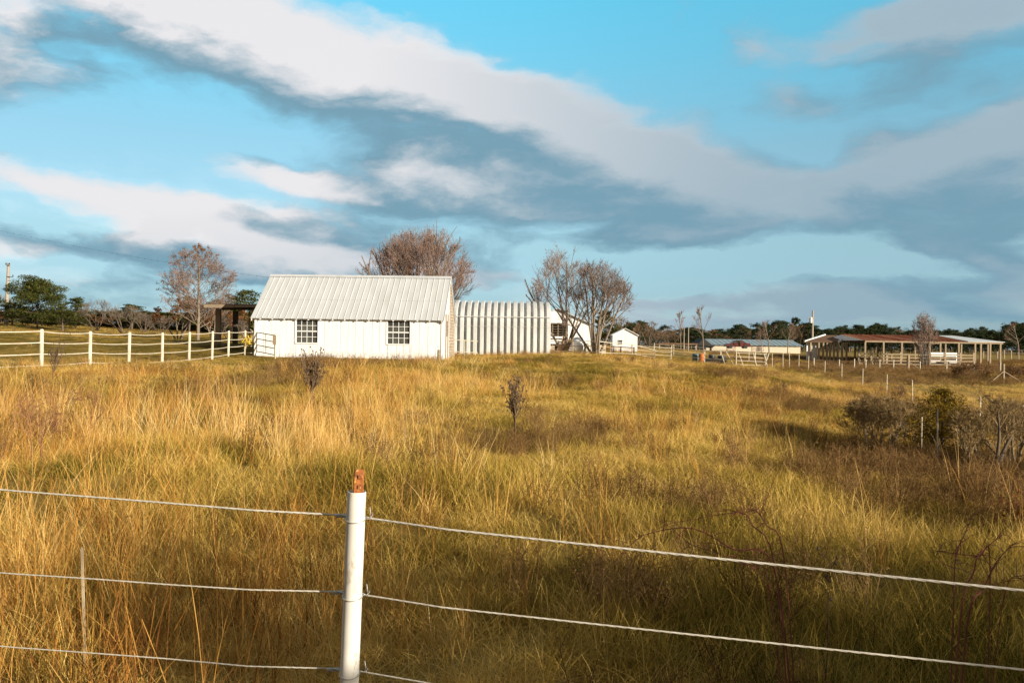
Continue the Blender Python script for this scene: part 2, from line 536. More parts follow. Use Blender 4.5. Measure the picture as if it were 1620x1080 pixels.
# ------------------------------------------------------------------ terrain height
CP = []
for (px, py, d) in [(403, 563, 48.5), (560, 567, 48.2), (700, 574, 48.0), (66, 585, 28), (205, 580, 33), (300, 573, 40), (388, 559, 49), (-150, 588, 26),
                    (1000, 562, 52), (870, 562, 56), (100, 531, 62), (300, 541, 70), (11, 521, 95), (-200, 516, 80), (340, 541, 60),
                    (1239, 582, 86), (1279, 587, 78), (1332, 602, 65), (1403, 624, 51), (1495, 655, 37), (1617, 692, 26), (1165, 577, 92), (1062, 571, 88),
                    (1305, 573, 112), (1575, 580, 104), (1588, 604, 65), (1700, 600, 70), (790, 560, 60), (985, 554, 110), (1180, 556, 150), (640, 556, 75), (930, 558, 66)]:
    p = P(px, py, d)
    CP.append((p.x, p.y, p.z))
CP += [(-7, 0, 0), (0, 0, 0), (7, 0, 0), (-4, 4, .03), (0, 4, 0), (4, 4, -.06), (0, 12, .14), (-8, 12, .25), (4.5, 12, -.06), (8.6, 18, -0.75), (11, 21, -1.05),
       (7.0, 12, -.35), (9, 9, -0.2), (-16, 18, .55), (0, 24, .42), (8, 28, -.2), (0, 36, .75), (12, 40, -.15), (-14, 30, .8), (10, 55, .55), (0, -20, .0), (-30, -20, 0.2), (30, -20, 0),
       (20, 12, -.4), (16, 17, -1.0), (-40, 15, 1.0), (-120, 100, 4.2), (-300, 200, 4.5), (-100, 250, 2.5), (0, 250, .9), (150, 250, .3), (300, 250, .3), (400, 20, 0), (-400, -50, 2),
       (-700, 700, 3), (0, 700, 1.2), (700, 700, .6), (700, 0, 0), (-700, 0, 2.5), (0, -100, 0), (200, 110, -.3), (-60, 130, 3.4), (-30, 120, 2.2)]
CP = np.array(CP)
S = 50.0
A = CP[:, :2] / S


def tps(r2):
    return np.where(r2 > 1e-12, 0.5 * r2 * np.log(np.maximum(r2, 1e-12)), 0)


K = tps(((A[:, None] - A[None]) ** 2).sum(-1)) + 0.002 * np.eye(len(A))
Q = np.c_[np.ones(len(A)), A]
SYS = np.block([[K, Q], [Q.T, np.zeros((3, 3))]])
COEF = np.linalg.solve(SYS, np.r_[CP[:, 2], np.zeros(3)])


def G(x, y):
    x, y = np.asarray(x, float), np.asarray(y, float)
    sh = x.shape
    q = np.c_[x.ravel(), y.ravel()] / S
    out = np.empty(len(q))
    for i in range(0, len(q), 20000):
        b = q[i:i + 20000]
        out[i:i + 20000] = tps(((b[:, None] - A[None]) ** 2).sum(-1)) @ COEF[:-3] + np.c_[np.ones(len(b)), b] @ COEF[-3:]
    return np.clip(out, -2.5, 6).reshape(sh)


def g1(x, y):
    return float(G(np.array([x]), np.array([y]))[0])


def at(px, d, dz=0.0):
    """ground point under the photo column px at depth d"""
    x = (px - 810) / F * d
    return Vector((x, d, g1(x, d) + dz))


def vnoise(x, y, s, seed):
    r = np.random.default_rng(seed)
    t = r.random((64, 64))
    u, v = x / s, y / s
    i, j = np.floor(u).astype(int), np.floor(v).astype(int)
    fu, fv = u - i, v - j
    fu, fv = fu * fu * (3 - 2 * fu), fv * fv * (3 - 2 * fv)
    g = lambda a, b: t[a % 64, b % 64]
    return (g(i, j) * (1 - fu) + g(i + 1, j) * fu) * (1 - fv) + (g(i, j + 1) * (1 - fu) + g(i + 1, j + 1) * fu) * fv


def bump(x, y):
    a = np.clip(1.1 - np.asarray(y) / 75, 0.0, 1) * np.clip((np.asarray(y) - 1.5) / 3, 0, 1)
    return a * (.26 * (vnoise(x, y, 1.5, 1) - .6) + .22 * (vnoise(x, y * .8, 3.4, 2) - .55))


ys = np.concatenate([np.arange(-40, -4, 4), np.arange(-4, 30, 0.35), np.arange(30, 80, .8), np.arange(80, 200, 5), np.geomspace(200, 1400, 22)])
xh = np.concatenate([np.arange(0, 22, 0.4), np.arange(22, 70, 1.2), np.geomspace(70, 1400, 28)])
xs = np.concatenate([-xh[:0:-1], xh])
X, Y = np.meshgrid(xs, ys)
Z = G(X, Y) + bump(X, Y) - 0.02
gm = MB()
idx = np.arange(X.size).reshape(X.shape)
gm.add(np.stack([X, Y, Z], -1).reshape(-1, 3), np.stack([idx[:-1, :-1], idx[:-1, 1:], idx[1:, 1:], idx[1:, :-1]], -1).reshape(-1, 4))
m = mat('soil', (0.17, 0.125, 0.035), (0.32, 0.22, 0.06), 0.95, 0.35, spec=0.05, c3=(0.15, 0.09, 0.04), s3=0.16, t3=0.6, detail=10)
ground = tag(gm.build('ground', m, smooth=True), None, None, kind='structure')

# ------------------------------------------------------------------ trees


def grow(rng, stems, ell, nch, ratio, ang, trop, wob, npt, rmin, zmin=0.0, rr=0.6, frac0=0.25, lowk=0.72):
    """recursive branching inside an ellipsoid (cx,cy,cz,rx,ry,rz); returns polylines by level"""
    c, rad = np.array(ell[:3]), np.array(ell[3:])
    out = []
    cur = stems           # list of (pos, dir, length, radius)
    for lv in range(len(nch) + 1):
        n = npt[min(lv, len(npt) - 1)]
        pos = np.array([s[0] for s in cur])
        d = np.array([s[1] for s in cur])
        L = np.array([s[2] for s in cur])
        r = np.array([s[3] for s in cur])
        N = len(cur)
        if N == 0:
            break
        PL = np.empty((N, n, 3))
        RL = np.empty((N, n))
        DL = np.empty((N, n, 3))
        PL[:, 0], RL[:, 0], DL[:, 0] = pos, r, d
        k = rng.random(N) * 0.38 + 0.74
        for i in range(1, n):
            d = d + rng.normal(0, wob[min(lv, len(wob) - 1)], (N, 3))
            d[:, 2] += trop[min(lv, len(trop) - 1)]
            d /= np.linalg.norm(d, axis=1, keepdims=True)
            step = (L / (n - 1))[:, None] * d
            np_ = pos + step
            q_ = (np_ - c) / rad
            q_[:, 2] = np.where(q_[:, 2] < 0, q_[:, 2] * lowk, q_[:, 2])
            e = (q_ ** 2).sum(1)
            f = np.where(e > k * k, 0.18, 1.0)
            pos = pos + step * f[:, None]
            PL[:, i], DL[:, i] = pos, d
            RL[:, i] = np.maximum(r * (1 - 0.68 * i / (n - 1)), rmin * 0.6)
        out.append((PL, RL))
        if lv == len(nch):
            break
        nxt = []
        for b in range(N):
            for _ in range(max(1, int(rng.poisson(nch[lv])))):
                f = frac0 + (1 - frac0) * rng.random() ** 0.8
                t = f * (n - 1)
                i = min(int(t), n - 2)
                p = PL[b, i] + (PL[b, i + 1] - PL[b, i]) * (t - i)
                q_ = (p - c) / rad
                if q_[0] ** 2 + q_[1] ** 2 + (q_[2] * (lowk if q_[2] < 0 else 1)) ** 2 > 1.15:
                    continue
                ax = rng.normal(0, 1, 3)
                dd = DL[b, i + 1]
                ax -= dd * ax.dot(dd)
                ax /= np.linalg.norm(ax) + 1e-9
                a = math.radians(rng.normal(ang[lv], 9))
                cd = dd * math.cos(a) + ax * math.sin(a)
                if cd[2] < -0.25:
                    cd[2] *= -0.3
                cd /= np.linalg.norm(cd)
                if p[2] < zmin:
                    continue
                nxt.append((p, cd, L[b] * ratio[lv] * (1.15 - 0.5 * f) * rng.uniform(0.75, 1.2) * min(1, max(.3, (1.12 - math.sqrt(q_[0] ** 2 + q_[1] ** 2 + (q_[2] * (lowk if q_[2] < 0 else 1)) ** 2)) * 2.2)), max(RL[b, i] * rr, rmin)))
        cur = nxt
    return out


def bare_meshes(levels, ntrunk, mb_t, mb_c):
    for lv, (PL, RL) in enumerate(levels):
        if lv < ntrunk:
            mb_t.tubes(PL, RL, 7 if lv == 0 else 5, cap=False)
        else:
            mb_c.tubes(PL, RL, 3, cap=False)


def cards(mb, pts, size, rng, flat=0.0, aspect=0.5):
    """small leaf faces at points"""
    N = len(pts)
    u = rng.normal(0, 1, (N, 3))
    u[:, 2] *= (1 - flat)
    u /= np.linalg.norm(u, axis=1, keepdims=True)
    v = rng.normal(0, 1, (N, 3))
    v -= u * (u * v).sum(1, keepdims=True)
    v /= np.linalg.norm(v, axis=1, keepdims=True)
    s = (size * rng.uniform(0.6, 1.3, N))[:, None]
    a = pts - u * s * 0.5
    b = pts + v * s * aspect * 0.5
    c_ = pts + u * s * 0.5
    d_ = pts - v * s * aspect * 0.5
    mb.add(np.stack([a, b, c_, d_], 1).reshape(-1, 3), np.arange(4 * N).reshape(N, 4))


def bare_tree(seed, H, W, base_h, nstem, nch, spread=18, twig=0.011, r0=0.14, ang=(38, 36, 34, 34), trop=(0.02, 0.10, 0.12, 0.12, 0.1), ratio=(0.62, 0.55, 0.55, 0.6), sq=1.0, rootgap=0.18, wob=(0.06, 0.1, 0.13, 0.16, 0.18), frac0=0.28):
    r = np.random.default_rng(seed)
    ell = (0, 0, base_h + (H - base_h) * 0.5, W / 2, W / 2 * sq, (H - base_h) * 0.52)
    ell = (0, 0, H * 0.53, W / 2, W / 2 * sq, H * 0.475)
    stems = []
    for i in range(nstem):
        a = i / nstem * 2 * math.pi + r.uniform(-.4, .4)
        t = math.radians(spread * r.uniform(0.12, 1.1)) if nstem > 1 else 0.02
        stems.append((np.array([rootgap * math.cos(a) * (nstem > 1), rootgap * math.sin(a) * (nstem > 1), -0.1]),
                      np.array([math.sin(t) * math.cos(a), math.sin(t) * math.sin(a), math.cos(t)]), H * r.uniform(0.82, 0.98), r0))
    lv = grow(r, stems, ell, nch, ratio, ang, trop, wob, (8, 6, 5, 4, 3), twig, zmin=base_h, frac0=frac0, rr=.53)
    return lv


def make_bare(name, label, cat, loc, rz, lv, barkm, twigm, ntrunk=2, group=None, leaves=None, leafm=None, lsize=0.12):
    t = thing(name, label, cat, loc, rz, group)
    a, b = MB(), MB()
    bare_meshes(lv, ntrunk, a, b)
    a.build('trunk', barkm, t, smooth=True)
    cr = b.build('crown', twigm, t)
    if leaves:
        r = np.random.default_rng(99)
        mb = MB()
        pts = np.concatenate([PL[:, 1:].reshape(-1, 3) for PL, _ in lv[-2:]])
        pts = pts[r.random(len(pts)) < leaves] + r.normal(0, 0.06, (int(0), 3)).sum() if False else pts[r.random(len(pts)) < leaves]
        cards(mb, pts + r.normal(0, 0.08, pts.shape), lsize, r)
        mb.build('leaves', leafm, t)
    return t


def pine_meshes(seed, H, W, cb=0.25, nl=26, per=3, ncard=70, csize=0.34, top=0.85, lop=0.25, asp=.34):
    """trunk with limbs and clumps of needle sprays; uneven outline, gaps between the clumps"""
    r = np.random.default_rng(seed)
    tr, fo = MB(), MB()
    hs = np.linspace(0, H * 0.96, 9)
    pts = np.stack([np.cumsum(r.normal(0, 0.03 * W / 3, 9)), np.cumsum(r.normal(0, 0.03 * W / 3, 9)), hs], 1)
    pts[0, 2] = -0.2
    tr.tubes(pts[None], (0.032 * H * (1 - 0.85 * hs / H) * 0.7)[None], 7, cap=False)
    PL, RL, cl = [], [], []
    for i in range(nl):
        f = cb + (0.97 - cb) * ((i + r.random()) / nl)
        z = f * H
        g = (f - cb) / (1 - cb)
        reach = W / 2 * (math.sin(math.pi * min(1, (0.18 + 0.82 * g)) ** top) ** 0.7 + 0.12) * r.uniform(0.65, 1.1)
        a = i * 2.4 + r.uniform(-.5, .5)
        b = np.array([np.interp(z, hs, pts[:, 0]), np.interp(z, hs, pts[:, 1]), z])
        dz = reach * r.uniform(0.05, 0.55) * (1 if g > 0.2 else 0.2)
        e = b + np.array([math.cos(a) * reach, math.sin(a) * reach, dz])
        mid = (b + e) / 2 + np.array([0, 0, -0.06 * reach])
        PL.append([b, mid, e])
        RL.append([0.012 * H * (1 - g * .6), 0.008 * H * (1 - g * .6), 0.003 * H])
        for j in range(per):
            q = b + (e - b) * r.uniform(0.45, 1.05) + r.normal(0, 0.12 * reach + 0.08, 3)
            cl.append((q, r.uniform(0.55, 1.15) * (0.16 * W + 0.12)))
    cl.append((np.array([pts[-1, 0], pts[-1, 1], H * 0.97]), 0.12 * W + .1))
    tr.tubes(np.array(PL), np.array(RL), 4, cap=False)
    for q, rad in cl:
        n = int(ncard * r.uniform(0.7, 1.2))
        v = r.normal(0, 1, (n, 3))
        v /= np.linalg.norm(v, axis=1, keepdims=True)
        p = q + v * (rad * r.random((n, 1)) ** 0.45) * np.array([1, 1, 0.46])
        cards(fo, p, csize, r, aspect=asp)
    return tr, fo


def make_pine(name, label, cat, loc, rz, meshes, fm, group=None):
    t = thing(name, label, cat, loc, rz, group)
    meshes[0].build('trunk', M['bark_dark'], t, smooth=True)
    meshes[1].build('crown', fm, t)
    return t


def px2m(npx, d):
    return npx / F * d


def htop(px, py, d):
    """height above the ground of pixel (px,py) at depth d"""
    p = P(px, py, d)
    return p.z - g1(p.x, d)


# ---- the named bare trees round the house
d = 68
H = htop(665, 358, d)
lv = bare_tree(14, H, px2m(206, d), 0.8, 14, (11, 8, 6, 4.6), spread=52, twig=0.0085, r0=0.12, ang=(34, 32, 30, 28), trop=(0.0, 0.10, 0.13, 0.14, 0.12), frac0=.22)
make_bare('bare_tree', 'big round-crowned bare tree rising behind the roof of the white house', 'tree', at(664, d), 0.3, lv, M['bark_grey'], M['twig_red'])
d = 63
lv = bare_tree(23, htop(886, 385, d), px2m(122, d), 0.8, 9, (10, 8, 6, 4), spread=44, twig=0.0075, r0=0.085, frac0=.25)
make_bare('bare_tree', 'bare grey tree with several trunks between the ribbed metal hut and the white tank', 'tree', at(892, d), 0.5, lv, M['bark_grey'], M['twig_mauve'])
d = 61
lv = bare_tree(37, htop(945, 410, d), px2m(124, d), 0.9, 9, (10, 8, 6, 4), spread=44, twig=0.0075, r0=0.09, frac0=.25)
make_bare('bare_tree', 'bare tree with forked leaning trunks left of the small white shed', 'tree', at(943, d), 1.4, lv, M['bark_grey'], M['twig_mauve'])
# conical tree on the left with a few leaves left
d = 80
H = htop(312, 383, d)
r_ = np.random.default_rng(5)
lim = []
tk = np.array([[0, 0, -0.1], [0.03, 0, H * .25], [0, .02, H * .5], [.03, 0, H * .75], [0, 0, H]])
for i in range(46):
    f = 0.13 + 0.83 * ((i + r_.random()) / 46) ** 1.35
    a = i * 2.4 + r_.uniform(-.4, .4)
    reach = px2m(74, d) * (1 - f) ** 0.72 * (0.8 if f < .2 else 1.08) * r_.uniform(.85, 1.1)
    t_ = R(66 - 34 * f)
    lim.append((np.array([0, 0, f * H]), np.array([math.sin(t_) * math.cos(a), math.sin(t_) * math.sin(a), math.cos(t_)]), reach * 1.12, 0.045 * (1.1 - f)))
lv = grow(r_, lim, (0, 0, H * .45, px2m(74, d), px2m(74, d), H * .62), (10, 7, 4.5), (0.5, 0.5, 0.55), (34, 34, 34), (0.03, .04, .06, .06), (.06, .09, .14, .16), (6, 5, 4, 3), 0.010)
t = thing('bare_tree', 'tall pointed tree with russet leaf remnants left of the open lean-to shelter', 'tree', at(313, d), 0.2)
a_, b_, l_ = MB(), MB(), MB()
a_.tubes(tk[None], np.array([[.17, .13, .09, .055, .015]]), 8, cap=False)
a_.tubes(lv[0][0], lv[0][1], 5, cap=False)
for PL, RL in lv[1:]:
    b_.tubes(PL, RL, 3, cap=False)
pts = np.concatenate([PL[:, 1:].reshape(-1, 3) for PL, _ in lv[-2:]])
pts = pts[r_.random(len(pts)) < 0.10]
cards(l_, pts + r_.normal(0, .06, pts.shape), 0.11, r_)
a_.build('trunk', M['bark_grey'], t, smooth=True)
b_.build('crown', M['twig_mauve'], t)
l_.build('leaves', M['leaf_rust'], t)

# brown-leaved trees and scrub behind the left pasture
d = 84
lvb = bare_tree(51, 4.6, 4.6, 0.5, 4, (9, 6, 4), spread=32, twig=0.011, r0=0.09)
kb = dict(leaves=0.75, leafm=M['leaf_rust'], lsize=0.17)
for i, (px, top, wd, dd, lab) in enumerate([
        (283, 466, 72, 83, 'rust-leaved low tree at the foot of the tall pointed tree'),
        (338, 478, 66, 86, 'rust-brown leafy tree directly behind the left post of the lean-to'),
        (392, 488, 70, 90, 'brown leafy scrub tree seen between the lean-to and the white house')]):
    h = htop(px, top, dd)
    if i == 0:
        proto_b = make_bare('leafy_tree', lab, 'tree', at(px, dd), 0, lvb, M['bark_grey'], M['twig_brown'], **kb)
        t = proto_b
        t.scale = (px2m(wd, dd) / 4.6,) * 2 + (h / 4.6,)
    else:
        dup(proto_b, at(px, dd), 1.3 * i, (px2m(wd, dd) / 4.6, px2m(wd, dd) / 4.6, h / 4.6), lab)

for i in range(20):
    px, dd = -30 + i * 24 + (i * 37 % 11), 118 + (i * 13 % 9)
    h = htop(px, 486 + (i * 29 % 19), dd)
    k_ = px2m(66 + (i * 7 % 24), dd) / 4.6
    dup(proto_b, at(px, dd), i * 1.7, (k_, k_, h / 4.6), 'low rust-brown scrub tree in the thicket behind the left pasture', 'scrub trees of the left thicket')

# grey bare scrub trees, left background
lvg = bare_tree(61, 5.0, 5.0, 0.4, 5, (10, 8, 6), spread=34, twig=0.013, r0=0.09)
proto_g = None
for i, (px, top, wd, dd, lab) in enumerate([
        (152, 470, 52, 105, 'pale grey bare tree right of the small dark pine on the left'),
        (196, 480, 66, 100, 'bare grey spreading tree left of the rust-leaved low tree'),
        (228, 492, 54, 108, 'bare mauve-grey bush tree behind the middle of the white rail fence'),
        (4, 462, 40, 120, 'bare tree behind the utility pole at the left edge'),
        (365, 500, 60, 88, 'bare grey scrub seen between the two posts of the lean-to'),
        (60, 500, 70, 118, 'bare brown scrub under the large round pine'),
        (255, 498, 50, 96, 'white-stemmed scrub at the left foot of the tall pointed tree')]):
    h = htop(px, top, dd)
    sc = (px2m(wd, dd) / 5, px2m(wd, dd) / 5, h / 5)
    if proto_g is None:
        proto_g = make_bare('bare_tree', lab, 'tree', at(px, dd), 0, lvg, M['bark_dark'], M['twig_grey'])
        proto_g.scale = sc
    else:
        dup(proto_g, at(px, dd), 0.9 * i, sc, lab)

# pines on the left
d = 104
mA = pine_meshes(71, htop(57, 447, d), px2m(84, d), 0.16, 36, 4, 150, 0.34, asp=.20)
make_pine('pine_tree', 'largest round-topped pine standing right of the utility pole', 'tree', at(58, d), 0, mA, M['needle'])
protoP = []
for k, (H_, W_) in enumerate([(10, 6.5), (10, 5.2), (10, 7.5)]):
    protoP.append((H_, W_, pine_meshes(81 + k, H_, W_, 0.14 + 0.1 * k, 24, 3, 46, 0.55, lop=.2)))
protoP.append((6, 6, pine_meshes(87, 6, 6, 0.02, 34, 4, 70, 0.42)))
first = {}


def put_pine(k, px, top, wd, dd, lab, group=None, mtl='needle', name='pine_tree', xy=None):
    H_, W_, ms = protoP[k]
    loc = at(px, dd)
    sc = (px2m(wd, dd) / W_, px2m(wd, dd) / W_, htop(px, top, dd) / H_)
    key = (k, mtl)
    if key not in first:
        tt = thing(name, lab, 'tree', loc, random.uniform(0, 6), group)
        ms[0].build('trunk', M['bark_dark'], tt, smooth=True)
        ms[1].build('crown', M[mtl], tt)
        tt.scale = sc
        first[key] = tt
        return tt
    return dup(first[key], loc, random.uniform(0, 6), sc, lab, group)


put_pine(0, 120, 472, 46, 110, 'small dark pine between the large round pine and the pale bare tree')
put_pine(2, 100, 492, 62, 100, 'low bushy olive evergreen at the right foot of the large pine')
put_pine(2, 18, 480, 54, 112, 'bushy evergreen directly behind the utility pole')
put_pine(1, 207, 482, 46, 116, 'dark pine behind the bare spreading tree on the left')
put_pine(0, 236, 494, 40, 120, 'small dark evergreen left of the tall pointed tree')
put_pine(2, 385, 463, 70, 112, 'olive green pine crown above the lean-to roof')
put_pine(1, 298, 470, 40, 110, 'dark pine half hidden behind the tall pointed tree')
put_pine(0, 345, 476, 56, 116, 'dark pine above the left end of the lean-to roof')

for i, px in enumerate([-30, 4, 40, 78, 112, 140, 172, 200, 226, 250, 276, 300, 330, 356, 382, 410]):
    put_pine(3, px, 491 + (i * 7 % 13), 66, 122 + i % 3, 'low olive evergreen in the thicket behind the left pasture', 'evergreens of the left thicket')

# scattered bare trees in the right middle distance
lvs = bare_tree(91, 8, 4.2, 1.6, 1, (20, 9, 6), spread=4, twig=0.020, r0=0.12, ang=(34, 34, 34), ratio=(.55, .5, .55), frac0=.3)
proto_s = make_bare('bare_tree', 'slim bare tree with a reddish crown left of the long blue-roofed shed', 'tree', at(1077, 130), 0, lvs, M['bark_grey'], M['twig_red'])
proto_s.scale = (px2m(30, 130) / 4.2,) * 2 + (htop(1077, 490, 130) / 8,)
for (px, top, wd, dd, lab) in [(1113, 482, 38, 112, 'tall slim bare tree in front of the gable of the long blue-roofed shed'),
                               (1217, 505, 40, 138, 'spreading bare tree with a dark trunk in front of the long blue-roofed shed'),
                               (1205, 522, 22, 136, 'little bare tree left of the spreading bare tree before the blue-roofed shed'),
                               (1246, 514, 30, 140, 'bare russet tree at the right end of the long blue-roofed shed'),
                               (1612, 508, 46, 150, 'pale bare tree at the right edge behind the open pole barn')]:
    dup(proto_s, at(px, dd), random.uniform(0, 6), (px2m(wd, dd) / 4.2, px2m(wd, dd) / 4.2, htop(px, top, dd) / 8), lab)

# woodland edge far right: rows of pines and bare trees, each its own tree
prof_px = [985, 1005, 1020, 1035, 1050, 1075, 1100, 1125, 1150, 1170, 1200, 1230, 1250, 1270, 1290, 1310, 1340, 1385, 1410, 1440, 1480, 1510, 1545, 1580, 1605, 1640, 1700]
prof_y = [514, 508, 509, 517, 517, 520, 514, 520, 518, 512, 514, 509, 504, 508, 517, 519, 518, 514, 518, 522, 524, 521, 522, 517, 513, 513, 512]
lvo = bare_tree(95, 9, 7, 0.6, 3, (9, 7, 4), spread=22, twig=0.035, r0=0.14)
proto_o = None
rr_ = random.Random(3)
for row, (dd, st, ext) in enumerate([(235, 15, 0), (265, 13, 0), (300, 11, 0)]):
    px = 968 + row * 5
    while px < 1720:
        top = np.interp(px, prof_px, prof_y) + rr_.uniform(-3, 8) + (2 if row == 0 else 0)
        wd = rr_.uniform(20, 34)
        bare = rr_.random() < (0.45 if px < 1120 or 1225 < px < 1290 else 0.2)
        if bare:
            sc = (px2m(wd, dd) / 7, px2m(wd, dd) / 7, htop(px, top, dd) / 9)
            lb = 'bare brown tree standing among the dark pines of the far wood edge'
            if proto_o is None:
                proto_o = make_bare('bare_tree', lb, 'tree', at(px, dd), 0, lvo, M['bark_dark'], M['twig_brown'], group='bare trees of the far wood edge')
                proto_o.scale = sc
            else:
                dup(proto_o, at(px, dd), rr_.uniform(0, 6), sc, lb, 'bare trees of the far wood edge')
        else:
            put_pine(rr_.randrange(3), px, top, wd, dd, 'dark pine in the far wood edge along the right horizon', 'pines of the far wood edge', 'needle_far')
        px += st * rr_.uniform(0.7, 1.3)
# the wood behind that edge reads as one dark mass
mb = MB()
r = np.random.default_rng(77)
for i in range(150):
    px = 930 + i * 5.6
    x_ = (px - 810) / F * 335
    tz = htop(px, np.interp(px, prof_px, prof_y) + 5 + r.uniform(-2, 5), 335)
    v = r.normal(0, 1, (150, 3))
    v /= np.linalg.norm(v, axis=1, keepdims=True)
    cards(mb, np.array([x_, 335 + r.uniform(-6, 6), g1(x_, 335) + tz * .45]) + v * r.random((150, 1)) ** .4 * np.array([1.9, 1.6, tz * .55]), .95, r, aspect=.5)
tag(mb.build('woodland', M['needle_far']), 'dark mass of woodland closing the fields along the right horizon', 'woodland', kind='stuff')
# brown tree line behind the white building and the small shed
for i, (px, top, wd, dd) in enumerate([(985, 498, 60, 165), (1025, 505, 50, 170), (1060, 520, 44, 180), (1008, 515, 40, 150), (958, 500, 50, 160), (1140, 526, 40, 190)]):
    dup(proto_o, at(px, dd), i * 1.1, (px2m(wd, dd) / 7, px2m(wd, dd) / 7, htop(px, top, dd) / 9),
        ['brown bare tree directly behind the small white shed', 'brown bare tree right of the small white shed roof', 'brown bare tree behind the slim reddish-crowned tree', 'low brown scrub tree at the right wall of the small white shed', 'brown tree between the forked bare tree and the small white shed', 'low brown scrub behind the gable of the long blue-roofed shed'][i])
put_pine(1, 958, 492, 34, 135, 'dark evergreen behind the forked bare tree by the white tank')
# ------------------------------------------------------------------ white house
a_h = R(-2.0)
pl = P(403, 560, 48.7)
pr = P(700, 560, 48.35)
Lh = (pr - pl).length
hz0 = g1(pl.x, pl.y)
house = thing('white_house', 'long white board house with a ribbed metal roof and two paned windows', 'house', (pl.x, pl.y, 0), math.atan2(pr.y - pl.y, pr.x - pl.x))
ZB = P(550, 567, 48.3).z          # bottom of the boards
DEP = 6.6
hd = DEP / 2
ov = 0.24
zedge = P(550, 504.8, 48.1).z      # lower edge of the roof
ZR = P(575, 437, 48.3 + hd).z
slope = (ZR - zedge) / (hd + ov)
zo = zedge + ov * slope
ZE = zo - .06                      # top of the boards under the eave
zg = min(hz0, g1(pr.x, pr.y)) - 0.3
# foundation
f = MB()
f.box(0.03, Lh - 0.03, 0.03, DEP - 0.03, zg - 0.6, ZB)
f.build('foundation', M['concrete'], house)
# windows (local coordinates)
wins = []
for (x0, x1, y0, y1) in [(468.5, 503.5, 505.5, 541.5), (614.5, 650.5, 507.5, 543.5)]:
    dd = 48.4
    wins.append((px2m(x0 - 403, dd), px2m(x1 - 403, dd), P(x0, y1, dd).z, P(x0, y0, dd).z))
# wall: upright boards with open joints over a backing
wl = MB()
r_ = np.random.default_rng(4)


def wall_strip(mb, x0, x1, z0, z1, y0, y1):
    if x1 - x0 > 0.02 and z1 - z0 > 0.02:
        mb.box(x0, x1, y0, y1, z0, z1)


xe = 0.0
edges = [0.0]
while edges[-1] < Lh - 0.5:
    edges.append(edges[-1] + r_.uniform(0.36, 0.50))
edges.append(Lh)
cuts = sorted(set([round(e, 4) for e in edges] + [round(v, 4) for wn_ in wins for v in wn_[:2]]))
for xa, xb in zip(cuts[:-1], cuts[1:]):
    xm = (xa + xb) / 2
    y0 = r_.uniform(-0.002, 0.002)
    segs = [(ZB + r_.uniform(-.02, .02), ZE)]
    for (wa0, wa1, wz0, wz1) in wins:
        if wa0 < xm < wa1:
            segs = [(segs[0][0], wz0), (wz1, ZE)]
    for (z0, z1) in segs:
        wall_strip(wl, xa + 0.014, xb - 0.014, z0, z1, y0, 0.05)
# backing with window holes
bk = [0.0] + [v for wn_ in wins for v in wn_[:2]] + [Lh]
for i in range(5):
    if i % 2 == 0:
        wl.box(bk[i], bk[i + 1], 0.032, 0.10, ZB + .03, ZE - .01)
    else:
        wn_ = wins[i // 2]
        wl.box(bk[i], bk[i + 1], 0.032, 0.10, ZB + .03, wn_[2])
        wl.box(bk[i], bk[i + 1], 0.032, 0.10, wn_[3], ZE - .01)
# left gable, back wall
wl.box(0.0, 0.08, 0.101, DEP - .1, ZB, ZE - .01)
wl.add([(0.0, 0.0, ZE), (0.0, DEP, ZE), (0.0, hd, ZR - .03), (0.08, 0.0, ZE), (0.08, DEP, ZE), (0.08, hd, ZR - .03)], [(0, 3, 4, 1), (1, 4, 5, 2), (2, 5, 3, 0)], [(0, 1, 2), (3, 5, 4)])
wl.box(0.0, Lh, DEP - .099, DEP, ZB, ZE - .01)
# right gable: front part in upright painted boards
y = 0.101
while y < 3.2:
    y2 = y + 0.3
    wl.box(Lh - .06, Lh + r_.uniform(-.004, .004), y + .01, y2 - .01, ZB, ZE + min(y, hd) * slope - .04)
    y = y2
wl.build('wall', M['white_board'], house)
gb = MB()
z = ZB
while z < ZR - .2:
    yl = max(y, 0)
    yr = min(DEP - .1, hd + (ZR - z - .2) / slope) if z > ZE - .2 else DEP - .1
    if yr > yl + .05:
        gb.box(Lh - .07, Lh + .02, yl, yr, z + .008, z + .17)
    z += 0.18
gb.build('lap_siding', M['weathered'], house, label='weathered horizontal boards on the rear half of the right gable')
dr = MB()
dr.box(Lh + .003, Lh + .06, 1.25, 1.42, ZB, ZE + .3)
dr.box(Lh + .003, Lh + .06, 2.35, 2.5, ZB, ZE + .3)
dr.build('door_frame', M['old_wood'], house)
gw = MB()
gw.box(Lh + .003, Lh + .03, 1.7, 2.15, ZE - 1.0, ZE - .1)
gw.build('gable_window', M['glass'], house)
